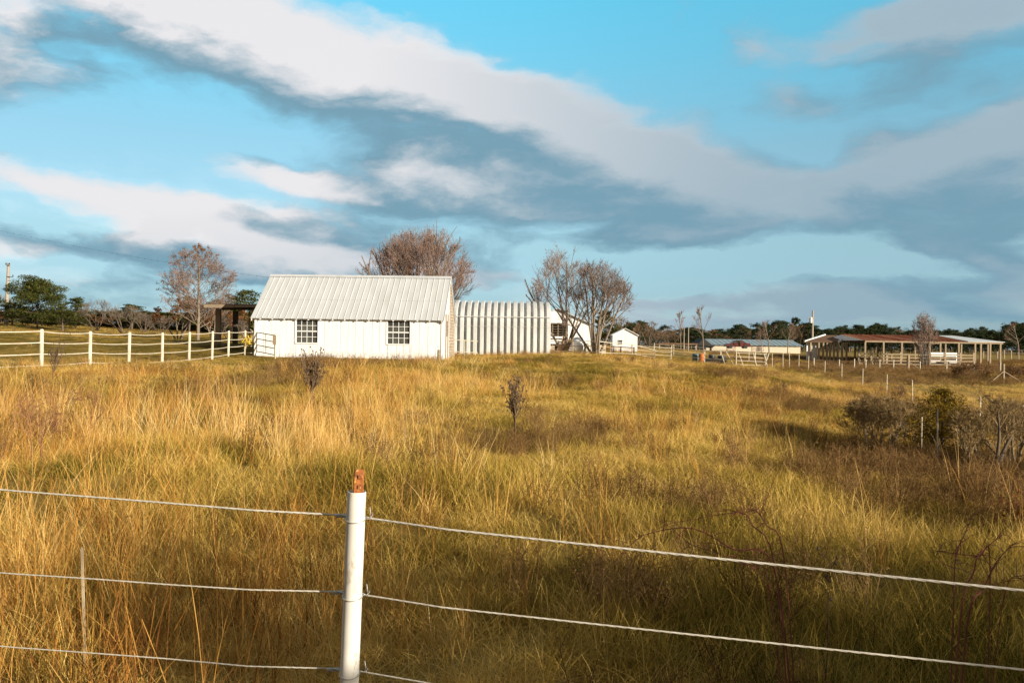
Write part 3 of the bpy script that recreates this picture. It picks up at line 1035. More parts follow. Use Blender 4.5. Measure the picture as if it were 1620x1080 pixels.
# corner boards and eave trim
tr = MB()
tr.box(-.03, .09, -.035, -.006, ZB - .02, ZE)
tr.box(Lh - .09, Lh + .03, -.035, -.006, ZB - .02, ZE)
tr.build('corner_board', M['white_trim'], house)
rt = MB()
x = 0.35
while x < Lh:
    rt.add([(x - .04, -.20, ZE - .20), (x + .04, -.20, ZE - .20), (x + .04, -.008, ZE - .10), (x - .04, -.008, ZE - .10),
            (x - .04, -.20, ZE - .13), (x + .04, -.20, ZE - .13), (x + .04, -.008, ZE + .0), (x - .04, -.008, ZE + .0)],
           [(0, 3, 2, 1), (4, 5, 6, 7), (0, 1, 5, 4), (1, 2, 6, 5), (2, 3, 7, 6), (3, 0, 4, 7)])
    x += 0.69
rt.build('rafter_tail', M['white_trim'], house)
for (x0, x1, z0, z1) in wins:
    fr = MB()
    wv = .055
    fr.box(x0 - wv, x0, -.03, .06, z0 - wv, z1 + .06)
    fr.box(x1, x1 + wv, -.03, .06, z0 - wv, z1 + .06)
    fr.box(x0, x1, -.028, .06, z1, z1 + .06)
    fr.box(x0 - .02, x1 + .02, -.05, .058, z0 - .07, z0 - .001)
    win = fr.build('window', M['white_trim'], house)
    mu = MB()
    for i in range(1, 4):
        xx = x0 + (x1 - x0) * i / 4
        mu.box(xx - .015, xx + .015, .03, .055, z0, z1)
        zz = z0 + (z1 - z0) * i / 4
        hh = .032 if i == 2 else .014
        mu.box(x0, x1, .026 if i != 2 else .012, .057, zz - hh, zz + hh)
    mu.box(x0, x0 + .03, .02, .056, z0, z1)
    mu.box(x1 - .03, x1, .02, .056, z0, z1)
    mu.build('muntins', M['white_trim'], win)
    gl = MB()
    gl.box(x0, x1, .062, .072, z0, z1)
    gl.build('pane', M['glass'], win)


def ribbed_slope(mb, x0, x1, ya, za, yb, zb, pitch, h=0.020, wr=0.03, th=0.012):
    """sheet of ribbed metal from the eave (ya,za) to the ridge (yb,zb), ribs running up the slope"""
    s = np.array([0, yb - ya, zb - za])
    n = np.cross(np.array([1, 0, 0]), s)
    n /= np.linalg.norm(n)
    if n[2] < 0:
        n = -n
    prof = []
    x = x0
    while x < x1 - pitch * .5:
        prof += [(x, 0), (x + pitch - wr * 2, 0), (x + pitch - wr * 1.5, h), (x + pitch - wr * .5, h)]
        x += pitch
    prof.append((x1, 0))
    prof = np.array(prof)
    prof[:, 0] = np.clip(prof[:, 0], x0, x1)
    m_ = len(prof)
    nst = 5
    ups = []
    for i in range(nst):
        f_ = i / (nst - 1)
        ups.append(np.c_[prof[:, 0], np.full(m_, ya), np.full(m_, za)] + s * f_ + prof[:, 1:2] * n)
    top = np.concatenate(ups)
    bot = top - n * th
    ii = np.arange(nst * m_).reshape(nst, m_)
    q = np.stack([ii[:-1, :-1], ii[:-1, 1:], ii[1:, 1:], ii[1:, :-1]], -1).reshape(-1, 4)
    mb.add(top, q)
    mb.add(bot, q[:, ::-1])
    e = np.concatenate([top[:m_], bot[:m_]])
    jj = np.arange(m_ - 1)
    mb.add(e, np.stack([jj, jj + m_, jj + m_ + 1, jj + 1], -1))
    for c0 in (0, m_ - 1):
        mb.quad(top[c0], top[(nst - 1) * m_ + c0], bot[(nst - 1) * m_ + c0], bot[c0])


rf = MB()
# two courses: the upper sheet laps 3 cm over the lower one
ribbed_slope(rf, -.20, Lh + .12, -ov, zo - ov * slope, hd * .42, zo + hd * .42 * slope, .335)
ribbed_slope(rf, -.20, Lh + .12, hd * .38, zo + hd * .38 * slope + .022, hd - .01, zo + (hd - .01) * slope + .022, .335)
ribbed_slope(rf, -.20, Lh + .12, DEP + ov, zo - ov * slope, hd + .01, zo + (hd - .01) * slope, .335)
roof = rf.build('roof', M['roof_metal'], house)
rc = MB()
zt = zo + hd * slope + .05
rc.add([(x, y_, z_) for x in (-.22, Lh + .13) for (y_, z_) in ((hd - .2, zt - .2 * slope + .03), (hd, zt + .03), (hd + .2, zt - .2 * slope + .03), (hd, zt + .01))], [(0, 1, 5, 4), (1, 2, 6, 5), (2, 3, 7, 6), (3, 0, 4, 7)])
rc.build('ridge_cap', M['roof_metal'], roof)
vb = MB()
for xx in (-.16, Lh + .04):
    for sgn in (1, -1):
        ya, yb = (-ov + .02, hd - .02) if sgn == 1 else (DEP + ov - .02, hd + .02)
        za, zb_ = zo - (ov - .02) * slope, zo + (hd - .02) * slope
        vb.add([(xx, ya, za - .16), (xx + .03, ya, za - .16), (xx + .03, ya, za - .015), (xx, ya, za - .015), (xx, yb, zb_ - .16), (xx + .03, yb, zb_ - .16), (xx + .03, yb, zb_ - .015), (xx, yb, zb_ - .015)],
               [(0, 1, 2, 3), (4, 7, 6, 5), (0, 4, 5, 1), (1, 5, 6, 2), (2, 6, 7, 3), (3, 7, 4, 0)])
vb.build('barge_board', M['white_trim'], roof)

# ------------------------------------------------------------------ ribbed metal hut
d = 59.5
q0 = P(640, 560, d)
q1 = P(871, 562, d)
hut = thing('metal_hut', 'pale ribbed metal arch hut right behind the white house', 'hut', (q0.x, d, 0))
LQ = q1.x - q0.x
zq = P(790, 562, d).z - .1
top = P(790, 479, d + 3.0).z - zq
hs_ = 3.1
prof = [(0.0, 0.0), (0.0, 1.1), (0.02, 2.45)]
rcx, rcz = hs_, top - 2.45
for i in range(1, 13):
    a = i / 12 * math.pi / 2
    prof.append((hs_ - (hs_ - 0.02) * math.cos(a), 2.45 + rcz * math.sin(a)))
full = prof + [(2 * hs_ - a, b) for a, b in prof[-2::-1]]
full = np.array(full)
tn = np.gradient(full, axis=0)
nn_ = np.c_[-tn[:, 1], tn[:, 0]]
nn_ /= np.linalg.norm(nn_, axis=1, keepdims=True)
pitch = LQ / 22
cr = []
x = 0.0
while x < LQ - pitch * .9:
    cr += [(x, 0.0), (x + pitch * .26, 0.0), (x + pitch * .36, .34), (x + pitch * .82, .34), (x + pitch * .97, 0.0)]
    x += pitch
LQ = x
cr = np.array(cr)
grid = np.empty((len(full), len(cr), 3))
for i in range(len(full)):
    grid[i, :, 0] = cr[:, 0]
    kd = 1 - .55 * min(1, max(0, (full[i, 1] - 2.45) / rcz))
    grid[i, :, 1] = full[i, 0] + nn_[i, 0] * cr[:, 1] * kd
    grid[i, :, 2] = zq + full[i, 1] + nn_[i, 1] * cr[:, 1] * kd
ii = np.arange(len(full) * len(cr)).reshape(len(full), len(cr))
sh = MB()
sh.add(grid.reshape(-1, 3), np.stack([ii[:-1, :-1], ii[:-1, 1:], ii[1:, 1:], ii[1:, :-1]], -1).reshape(-1, 4))
sh.build('arch_shell', M['galv'], hut)
ew = MB()
for xx in (0.1, LQ - .25):
    n_ = len(full)
    v = [(xx, a, zq + b) for a, b in full] + [(xx, hs_, zq)]
    ew.add(v, None, [(i, i + 1, n_) for i in range(n_ - 1)] + [(n_ - 1, 0, n_)])
ew.build('end_wall', M['galv'], hut)
rod = MB()
zz = P(790, 501, d).z
rod.tube([(0, -.0 + .02, zz), (LQ, .02, zz)], .018, 6) if False else rod.bar((0, -.36, zz), (LQ, -.36, zz), .035)
rod.bar((0, -.352, zq + 2.1), (LQ, -.352, zq + 2.1), .012)
rod.build('seam_rail', M['galv'], hut)
# pipe rail leaning along the hut
pr_ = MB()
for (ax, ay, bx, by) in [(716, 537, 756, 540), (716, 556, 756, 558), (735, 537, 735, 562), (752, 538, 752, 562)]:
    pr_.tube([P(ax, ay, 56), P(bx, by, 56)], .03, 6)
tag(pr_.build('pipe_gate', M['white_post']), 'short rusty pipe gate between the white house and the ribbed hut', 'gate')

# ------------------------------------------------------------------ white building behind the bare trees
d = 70
b0, b1 = P(842, 556, d), P(934, 556, d)
barn = thing('white_barn', 'white gabled outbuilding with a dark slatted opening behind the bare trees', 'barn', (b0.x, d, 0))
WB = b1.x - b0.x
zb = P(900, 560, d).z - .4
ze, za = P(934, 513, d).z, P(868, 489, d).z
xa_ = WB * .42
ox0, ox1 = P(871, 0, d).x - b0.x, P(906, 0, d).x - b0.x
oz0, oz1 = P(890, 531, d).z, P(890, 511, d).z
zfun = lambda x: za - abs(x - xa_) / (WB - xa_) * (za - ze)
mb = MB()


def wall_poly(x0, x1, z0):
    xs_ = sorted(set([x0, x1] + ([xa_] if x0 < xa_ < x1 else [])))
    for s0, s1 in zip(xs_[:-1], xs_[1:]):
        mb.add([(s0, 0, z0), (s1, 0, z0), (s1, 0, zfun(s1)), (s0, 0, zfun(s0)), (s0, .12, z0), (s1, .12, z0), (s1, .12, zfun(s1)), (s0, .12, zfun(s0))],
               [(0, 1, 2, 3), (4, 7, 6, 5), (0, 4, 5, 1), (1, 5, 6, 2), (2, 6, 7, 3), (3, 7, 4, 0)])


wall_poly(0, ox0, zb)
wall_poly(ox1, WB, zb)
wall_poly(ox0, ox1, oz1)
mb.box(ox0, ox1, .001, .119, P(890, 535, d).z, P(890, 532, d).z)
mb.box(ox0, ox1, .001, .119, P(890, 544, d).z, P(890, 537, d).z)
mb.box(WB - .12, WB, .121, 6, zb, ze - .02)
mb.box(0, .12, .121, 6, zb, zfun(0) - .02)
x = ox1 + .4
while x < WB:
    mb.box(x, x + .03, -.02, -.001, zb, zfun(x) - .1)
    x += .42
mb.build('wall', M['white_board'], barn)
r2 = MB()
for (s0, s1) in ((0 - .25, xa_), (xa_, WB + .2)):
    z0_, z1_ = zfun(s0) + .03, zfun(s1) + .03
    r2.add([(s0, -.25, z0_), (s1, -.25, z1_), (s1, 6.2, z1_), (s0, 6.2, z0_), (s0, -.25, z0_ + .07), (s1, -.25, z1_ + .07), (s1, 6.2, z1_ + .07), (s0, 6.2, z0_ + .07)],
           [(0, 3, 2, 1), (4, 5, 6, 7), (0, 1, 5, 4), (1, 2, 6, 5), (2, 3, 7, 6), (3, 0, 4, 7)])
r2.build('roof', M['roof_metal'], barn)
dk = MB()
dk.box(ox0 - .1, ox1 + .1, 1.4, 1.5, zb, oz1 + .1)
dk.build('dark_interior', M['dark'], barn)
sl = MB()
for i in range(5):
    z_ = oz0 + (oz1 - oz0) * (i + .5) / 5
    sl.bar((ox0, .06, z_), (ox1, .06, z_ + .03), .10, .03)
for i in range(4):
    x_ = ox0 + (ox1 - ox0) * i / 4 + .1
    sl.bar((x_, .2, zb), (x_, .2, oz1), .09)
sl.build('slats', M['old_wood'], barn)
pn = MB()
pn.box(ox0, ox0 + .75, .15, .22, zb, P(890, 545, d).z - .1)
pn.build('leaning_panel', M['weathered'], barn)

# ------------------------------------------------------------------ small white shed
d = 108
s0, s1 = P(969, 553, d), P(1008, 553, d)
shed = thing('small_shed', 'small white gabled shed with one dark window right of the bare trees', 'shed', (s0.x, d, 0), R(-3))
WS = s1.x - s0.x
zb = g1((s0.x + s1.x) / 2, d) - .1
ze, za = P(988, 530, d).z, P(988, 520, d).z
mb = MB()
mb.add([(0, 0, zb), (WS, 0, zb), (WS, 0, ze), (WS / 2, 0, za), (0, 0, ze), (0, 4.2, zb), (WS, 4.2, zb), (WS, 4.2, ze), (WS / 2, 4.2, za), (0, 4.2, ze)],
       [(0, 1, 2, 4), (5, 9, 7, 6), (0, 4, 9, 5), (1, 6, 7, 2)], [(4, 2, 3), (9, 8, 7)])
for i in range(1, 8):
    x_ = WS * i / 8
    mb.box(x_ - .02, x_ + .02, -.02, -.002, zb + .05, ze - .05)
mb.build('wall', M['white_board'], shed)
mb = MB()
for sg in (0, 1):
    xo = -.18 if sg == 0 else WS + .18
    zo_ = ze - .18 * (za - ze) / (WS / 2)
    mb.add([(xo, -.2, zo_ + .03), (WS / 2, -.2, za + .03), (WS / 2, 4.4, za + .03), (xo, 4.4, zo_ + .03), (xo, -.2, zo_ + .10), (WS / 2, -.2, za + .10), (WS / 2, 4.4, za + .10), (xo, 4.4, zo_ + .10)],
           [(0, 3, 2, 1), (4, 5, 6, 7), (0, 1, 5, 4), (2, 3, 7, 6), (3, 0, 4, 7)])
mb.build('roof', M['white_trim'], shed)
x0, x1, z0, z1 = P(985, 0, d).x - s0.x, P(992, 0, d).x - s0.x, P(988, 545, d).z, P(988, 538, d).z
mb = MB()
mb.box(x0 - .06, x1 + .06, -.05, -.003, z0 - .06, z0)
mb.box(x0 - .06, x1 + .06, -.05, -.003, z1, z1 + .06)
mb.box(x0 - .06, x0, -.05, -.003, z0 + .001, z1 - .001)
mb.box(x1, x1 + .06, -.05, -.003, z0 + .001, z1 - .001)
mb.box(x0, x1, -.045, -.003, (z0 + z1) / 2 - .03, (z0 + z1) / 2 + .03)
wn2 = mb.build('window', M['white_trim'], shed)
mb = MB()
mb.box(x0, x1, -.03, -.004, z0, (z0 + z1) / 2 - .031)
mb.box(x0, x1, -.03, -.004, (z0 + z1) / 2 + .031, z1)
mb.build('pane', M['glass'], wn2)

# ------------------------------------------------------------------ open lean-to at the left of the house
d = 58
lt = thing('lean_to', 'dark open shelter with a flat plank roof on two posts left of the white house', 'shelter')
mb = MB()
for (px, y0, y1, dd) in [(345, 488, 548, 56), (372, 492, 546, 59), (394, 492, 546, 57.5)]:
    o_ = MB()
    p0, p1 = at(px, dd, -.2), P(px, y0, dd)
    o_.bar(p0, (p0.x, p0.y, p1.z), .30 if px != 394 else .08)
    o_.build('post', M['old_wood'] if px != 372 else M['dark_wood'], lt)
z1 = P(372, 487, 56).z
pA, pB = P(328, 488, 55), P(405, 485, 55)
mb.box(pA.x, pB.x + .5, 54.6, 61.5, pB.z + .03, pB.z + .14)
mb.build('roof', M['dark_wood'], lt)
mb = MB()
mb.bar((pA.x - .05, 54.5, pB.z - .02), (pA.x + 1.9, 54.5, pB.z - .0), .05, .2)
mb.bar((pA.x + 1.95, 54.45, pB.z + .0), (pB.x + .45, 54.45, pB.z + .02), .05, .16)
mb.build('fascia', M['old_wood'], lt)
mb = MB()
mb.bar((pA.x + .6, 56, pB.z - .1), (pB.x + .4, 56, pB.z - .08), .12, .22)
mb.build('beam', M['dark_wood'], lt)

# ------------------------------------------------------------------ long low shed with blue-grey roof
d = 150
e0, e1 = P(1117, 553, d), P(1268, 553, d)
ls = thing('long_shed', 'long low pale shed with a blue-grey metal roof in the far field', 'shed', (e0.x, d, 0), R(2))
WL = e1.x - e0.x
zb = g1((e0.x + e1.x) / 2, d) - .8
ze, zr = P(1190, 546, d).z, P(1190, 537, d + 5).z
mb = MB()
mb.box(0, WL, 0, 10, zb, ze)
mb.tri((WL, 0, ze), (WL, 10, ze), (WL, 5, zr - .05))
mb.build('wall', M['cream'], ls)
mb = MB()
ribbed_slope(mb, -.3, WL + .3, -.5, ze - .02, 5, zr, .9, .05, .1)
ribbed_slope(mb, -.3, WL + .3, 10.5, ze - .02, 5, zr, .9, .05, .1)
mb.build('roof', M['blue_roof'], ls)
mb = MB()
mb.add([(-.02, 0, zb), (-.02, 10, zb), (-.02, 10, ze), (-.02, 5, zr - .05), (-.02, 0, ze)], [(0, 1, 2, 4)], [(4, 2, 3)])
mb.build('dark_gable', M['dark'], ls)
mb = MB()
for (px, w_) in [(1150, 1.6), (1190, 2.2), (1197, .8)]:
    x = P(px, 550, d).x - e0.x
    mb.box(x, x + w_, -.06, -.003, zb + .9, ze - .2)
mb.build('door', M['weathered'], ls)
ext = MB()
p = P(1112, 553, d - 6)
ex = thing('black_canopy', 'black gabled lean-to at the left end of the long blue-roofed shed', 'shelter', (p.x - .6, p.y, 0))
hz_ = P(1112, 540, d - 6).z
for sx in (0, 1.9):
    ext.bar((sx, 0, zb), (sx, 0, hz_ - .5), .3)
ext.box(-.3, 2.2, -.3, 4, P(1112, 550, d - 6).z, hz_ - .5)
ext.build('tarp_wall', M['black_plastic'], ex)
ext = MB()
ext.add([(-.5, -.5, hz_ - .6), (.6, -.5, hz_ + .55), (2.5, -.5, hz_ - .9), (-.5, 4.5, hz_ - .6), (.6, 4.5, hz_ + .55), (2.5, 4.5, hz_ - .9)], [(0, 1, 4, 3), (1, 2, 5, 4), (0, 3, 5, 2)], [(0, 2, 1), (3, 4, 5)])
ext.build('roof', M['dark'], ex)
# low open shed roof farther left
mb = MB()
p = P(1070, 548, 140)
th_ = thing('low_shed', 'low brown-roofed open shed behind the white corral panels', 'shed', (p.x, 140, 0))
zq_ = g1(p.x, 140)
zt_ = P(1070, 545, 140).z
mb.box(-3.2, 3.2, -1.5, 3, zt_, zt_ + .25)
mb.build('roof', M['brown_roof'], th_)
for sx in (-3, -1, 1, 3):
    mb = MB()
    mb.bar((sx, -1.3, zq_ - .3), (sx, -1.3, zt_), .18)
    mb.build('post', M['fence_wood'], th_)

# small dark car parked in front of the long shed
p = at(1166, 142)
car = thing('parked_car', 'small dark red car parked in front of the long blue-roofed shed', 'car', (p.x, p.y, P(1166, 551, 142).z))
mb = MB()
xs_ = [-2.0, -1.9, -1.0, -.55, .55, 1.2, 1.95, 2.05]
zt = [.55, .75, .85, 1.35, 1.38, .95, .85, .55]
v = []
for yy, k in ((-.8, 1), (.8, 1)):
    v += [(x_, yy * (.82 if z_ > 1 else 1), z_) for x_, z_ in zip(xs_, zt)] + [(2.05, yy, .28), (-2.0, yy, .28)]
nq = 10
q = [(i, (i + 1) % nq, nq + (i + 1) % nq, nq + i) for i in range(nq)]
mb.add(v, q + [(0, 1, 8, 9), (nq, nq + 9, nq + 8, nq + 1), (1, 2, 7, 8), (nq + 1, nq + 8, nq + 7, nq + 2), (2, 5, 6, 7), (nq + 2, nq + 7, nq + 6, nq + 5), (2, 3, 4, 5), (nq + 2, nq + 5, nq + 4, nq + 3)])
mb.build('body', M['car_red'], car)
mb = MB()
mb.add([(-.85, -.79, .92), (.95, -.79, .95), (.5, -.70, 1.28), (-.5, -.70, 1.27)], [(0, 1, 2, 3)])
mb.build('window', M['glass'], car)
for sx in (-1.25, 1.25):
    for sy in (-.82, .72):
        mb = MB()
        mb.tube([(sx, sy, .3), (sx, sy + .16, .3)], .31, 14)
        mb.build('wheel', M['black_plastic'], car)

# ------------------------------------------------------------------ open pole barn with rusty roof
d = 106
pb = thing('pole_barn', 'long open pole barn with a rusty ribbed roof in the right field', 'barn')
eL, eR = P(1369, 538, d), P(1549, 541, d)
eRR = P(1590, 542, d)
rL, rR = P(1361, 530, d + 8), P(1537, 531, d + 8)
zE, zR_ = eL.z, rL.z
zE = (eL.z + eR.z) / 2
zR_ = (rL.z + rR.z) / 2
back = d + 16
mb = MB()
ribbed_slope(mb, eL.x, eR.x - 1.4, d, zE, d + 8, zR_, .62, .07, .1)
mb.build('roof', M['rust_roof'], pb)
mb = MB()
k_ = (zR_ - zE) / 8
mb.add([(eR.x - 1.39, d, zE), (eRR.x, d, zE - .02), (eR.x + .8, d + 8, zR_), (eR.x - 1.39, d + 8, zR_), (eR.x - 1.39, d, zE + .06), (eRR.x, d, zE + .04), (eR.x + .8, d + 8, zR_ + .06), (eR.x - 1.39, d + 8, zR_ + .06)],
       [(0, 3, 2, 1), (4, 5, 6, 7), (0, 1, 5, 4), (1, 2, 6, 5), (2, 3, 7, 6), (3, 0, 4, 7)])
mb.build('pale_roof_end', M['galv'], pb)
mb = MB()
ribbed_slope(mb, eL.x, eRR.x - 1, back, zE, d + 8, zR_ - .01, .62, .07, .1)
mb.build('rear_roof', M['rust_roof'], pb)
mb = MB()
mb.add([(eL.x + .02, d, zE), (eL.x + .02, back, zE), (eL.x + .02, d + 8, zR_ - .05), (eL.x + .1, d, zE), (eL.x + .1, back, zE), (eL.x + .1, d + 8, zR_ - .05)], [(0, 3, 4, 1), (1, 4, 5, 2), (2, 5, 3, 0)], [(0, 1, 2), (3, 5, 4)])
mb.build('gable', M['white_trim'], pb)
mb = MB()
mb.bar((eL.x, d + .1, zE - .12), (eRR.x - .2, d + .1, zE - .14), .12, .18)
mb.bar((eL.x, back - .1, zE - .12), (eRR.x - .2, back - .1, zE - .14), .12, .18)
mb.build('eave_beam', M['fence_wood'], pb)
for px in [1369, 1398, 1427, 1458, 1488, 1517, 1543, 1552, 1567, 1583]:
    x = P(px, 560, d).x
    mb = MB()
    mb.bar((x, d + .1, g1(x, d) - .3), (x, d + .1, zE - .2), .19)
    mb.build('post', M['fence_wood'], pb)
for px in [1352, 1388, 1410, 1447, 1470, 1495, 1520, 1542, 1562]:
    x = P(px, 560, back).x
    mb = MB()
    mb.bar((x, back - .1, g1(x, back) - .3), (x, back - .1, zE - .2), .19)
    mb.build('post', M['fence_wood'], pb)
# left wing
d2 = 112
lw = thing('open_shed', 'brown-roofed open shed with a white patch of wall left of the rusty pole barn', 'shed')
a0, a1 = P(1273, 541, d2), P(1366, 541, d2)
c0, c1 = P(1306, 531, d2 + 7), P(1362, 531, d2 + 7)
mb = MB()
mb.add([(a0.x, d2, a0.z), (a1.x - 3.3, d2, a0.z), (c1.x - 1.5, d2 + 7, c0.z), (c0.x, d2 + 7, c0.z), (a0.x, d2, a0.z + .1), (a1.x - 3.3, d2, a0.z + .1), (c1.x - 1.5, d2 + 7, c0.z + .1), (c0.x, d2 + 7, c0.z + .1)],
       [(0, 3, 2, 1), (4, 5, 6, 7), (0, 1, 5, 4), (1, 2, 6, 5), (2, 3, 7, 6), (3, 0, 4, 7)])
mb.build('roof', M['brown_roof'], lw)
mb = MB()
mb.bar((a0.x - .05, d2 - .05, a0.z + .08), (c0.x - .05, d2 + 7, c0.z + .14), .16, .22)
mb.bar((a1.x - 3.3, d2 - .05, a0.z + .08), (c1.x - 1.5, d2 + 7, c0.z + .14), .16, .26)
mb.build('fascia', M['white_trim'], lw)
mb = MB()
w0, w1 = P(1276, 555, d2 + 1).x, P(1293, 555, d2 + 1).x
mb.box(w0, w1, d2 + 1, d2 + 1.1, g1(w0, d2) - .2, a0.z + .02)
mb.build('wall', M['white_board'], lw)
for px in [1284, 1297, 1304, 1310, 1315, 1321, 1327, 1334, 1341]:
    x = P(px, 560, d2 - .2).x
    mb = MB()
    mb.bar((x, d2 + .2, g1(x, d2) - .3), (x, d2 + .2, a0.z), .2)
    mb.build('post', M['fence_wood'], lw)
# wooden corral in front of the barn
wc = thing('wooden_corral', 'wooden rail corral standing in front of the rusty pole barn', 'fence')
cps = [1359, 1379, 1403, 1425, 1471, 1495, 1519, 1540]
base = [at(px, 100) for px in cps]
for p in base:
    mb = MB()
    mb.bar((p.x, p.y, p.z - .3), (p.x, p.y, p.z + 1.75), .22)
    mb.build('post', M['fence_wood'], wc)
for k in range(4):
    mb = MB()
    for a_, b_ in zip(base[:-1], base[1:]):
        mb.bar((a_.x, a_.y - .13, a_.z + .35 + .38 * k), (b_.x, b_.y - .13, b_.z + .35 + .38 * k + random.uniform(-.04, .04)), .05, .13)
    mb.build('rail', M['fence_wood'], wc)
# white trailer behind the corral
p = at(1490, 102.5)
tl = thing('stock_trailer', 'low white trailer parked under the rusty pole barn roof', 'trailer', (p.x, 103, p.z))
mb = MB()
mb.box(-1.7, 1.7, -.8, .8, 1.25, 1.72)
mb.box(-1.7, -1.6, -.8, .8, .5, 1.249)
mb.box(1.6, 1.7, -.8, .8, .5, 1.249)
mb.box(-1.599, 1.599, -.8, -.75, .5, .8)
mb.build('body', M['white_trim'], tl)
for sx in (-.45, .45):
    mb = MB()
    mb.tube([(sx, -.98, .34), (sx, -.82, .34)], .34, 14)
    mb.build('wheel', M['black_plastic'], tl)

# ------------------------------------------------------------------ utility poles and wire
d = 112
p0, pt = P(9, 522, d), P(13.5, 416, d)
up = thing('utility_pole', 'weathered wooden utility pole left of the large round pine', 'utility pole')
mb = MB()
mb.tube([(p0.x, d, g1(p0.x, d) - .3), (pt.x, d, pt.z)], [.26, .17], 10)
mb.build('pole', M['pole'], up)
mb = MB()
for (dz, w0_, w1_) in [(.3, -.25, .25), (1.8, -.1, .75), (2.9, -.1, .35)]:
    mb.bar((pt.x + w0_, d - .2, pt.z - dz), (pt.x + w1_, d - .2, pt.z - dz - .05), .09)
mb.build('cross_arm', M['dark_wood'], up)
mb = MB()
for dx, dz in [(-.22, .2), (.22, .2), (.7, 1.75)]:
    mb.lathe([(.001, 0), (.09, .02), (.06, .1), (.09, .14), (.001, .2)], (pt.x + dx, d - .2, pt.z - dz), 10)
mb.build('insulator', M['dark'], up)
d = 116
p0, pt = at(1285, d), P(1286, 491, d)
up2 = thing('utility_pole', 'grey utility pole with a transformer at the left end of the open shed', 'utility pole')
mb = MB()
mb.tube([(p0.x, d, p0.z - .3), (pt.x, d, pt.z)], [.17, .11], 10)
mb.build('pole', M['pole'], up2)
mb = MB()
tz = P(1284, 511, d).z
mb.lathe([(.001, 0), (.19, .02), (.2, .35), (.2, .7), (.14, .8), (.001, .82)], (pt.x - .33, d - .2, tz), 14)
mb.build('transformer', M['galv'], up2)
mb = MB()
mb.bar((pt.x - .7, d - .25, pt.z - 2.2 + 1.2), (pt.x + .2, d - .25, pt.z - 1), .09)
mb.build('cross_arm', M['pole'], up2)
for px, top, lab in [(1082, 519, 'left one of two slim pale poles before the slim reddish-crowned tree'), (1089, 518, 'right one of two slim pale poles before the slim reddish-crowned tree')]:
    a_ = at(px, 124)
    mb = MB()
    mb.tube([(0, 0, -.2), (0, 0, P(px, top, 124).z - a_.z)], [.075, .055], 8)
    mb.lathe([(.07, 0), (.08, .05), (.001, .09)], (0, 0, P(px, top, 124).z - a_.z), 8)
    o = tag(mb.build('slim_pole', M['pole']), lab, 'pole')
    o.location = a_
A0, B0 = P(-160, 327, 62), P(434, 440, 52.0)
pts = []
for i in range(25):
    f_ = i / 24
    q = A0.lerp(B0, f_)
    q.z -= .9 * 4 * f_ * (1 - f_) * .42
    pts.append(q)
mb = MB()
mb.tube(pts, .0035, 5)
for i in range(60):
    f_ = (i + .5) / 60 * 24
    j = min(int(f_), 23)
    q = pts[j].lerp(pts[j + 1], f_ - j)
    mb.tube([q + Vector((0, 0, -.02)), q + Vector((.08, 0, -.035))], .0065, 4)
tag(mb.build('power_line', M['dark']), 'thin sagging power line crossing the sky at the upper left', 'power line')

# ------------------------------------------------------------------ white rail fence on the left
wf = thing('rail_fence', 'white rail fence with sagging rails running up to the white house', 'fence')
FP = [(-330, 548 - 30, 23.0), (-95, 518, 25.5), (66, 520.5, 28), (143, 524, 30.6), (205, 525.5, 33.4), (257, 526, 36.6), (300, 525, 40), (336.5, 523.5, 43.4), (362, 523, 46.4), (388, 522.5, 48.6), (404.5, 522.5, 48.9)]
tops = []
for (px, ty, dd) in FP:
    p = P(px, ty, dd)
    gz = g1(p.x, dd)
    tops.append((p, gz))
    mb = MB()
    lean = random.uniform(-.02, .02)
    mb.tube([(p.x - lean, dd, gz - .35), (p.x, dd, p.z - .03), (p.x, dd, p.z)], [.062, .06, .045], 10)
    mb.build('post', M['white_post'], wf)
for k in range(4):
    mb = MB()
    path, rad = [], []
    for (pa, ga), (pb_, gb_) in zip(tops[:-1], tops[1:]):
        for i in range(6):
            f_ = i / 6
            q = pa.lerp(pb_, f_)
            gz = ga + (gb_ - ga) * f_
            h0 = pa.z - ga
            h1 = pb_.z - gb_
            hh = (h0 + (h1 - h0) * f_) * (1 - .055 - k * .285)
            q.z = gz + max(hh, .08) - .05 * 4 * f_ * (1 - f_) * (.9 - k * .15)
            q.y -= .065
            path.append(q)
    mb.tube(path, .018, 6)
    mb.build('rail', M['white_post'], wf)
gt_ = thing('pipe_gate', 'dark pipe gate between the rail fence end and the corner of the white house', 'gate')
ga_, gb2 = tops[-1][0], P(436, 527, 47.0)
gz_b = g1(gb2.x, 47.0)
mb = MB()
mb.tube([(gb2.x, 47, gz_b - .3), (gb2.x, 47, gb2.z)], .055, 9)
mb.build('post', M['white_post'], gt_)
mb = MB()
for k in range(4):
    ya_, yb_ = 525.5 + 10.0 * k, 530.5 + 10.3 * k
    mb.tube([P(406, ya_, 48.7), P(435, yb_, 47.1)], .026, 7)
for f_ in (.02, .5, .97):
    mb.tube([P(406 + 29 * f_, 525.5 + 5 * f_, 48.7 - 1.6 * f_ - .03), P(406 + 29 * f_, 555.5 + 6 * f_, 48.7 - 1.6 * f_ - .03)], .02, 6)
mb.build('gate_rails', M['gate_green'], gt_)
mb = MB()
mb.box(gb2.x - .12, gb2.x + .06, 46.86, 46.93, gb2.z - .62, gb2.z - .12)
mb.build('gate_latch', M['old_wood'], gt_)
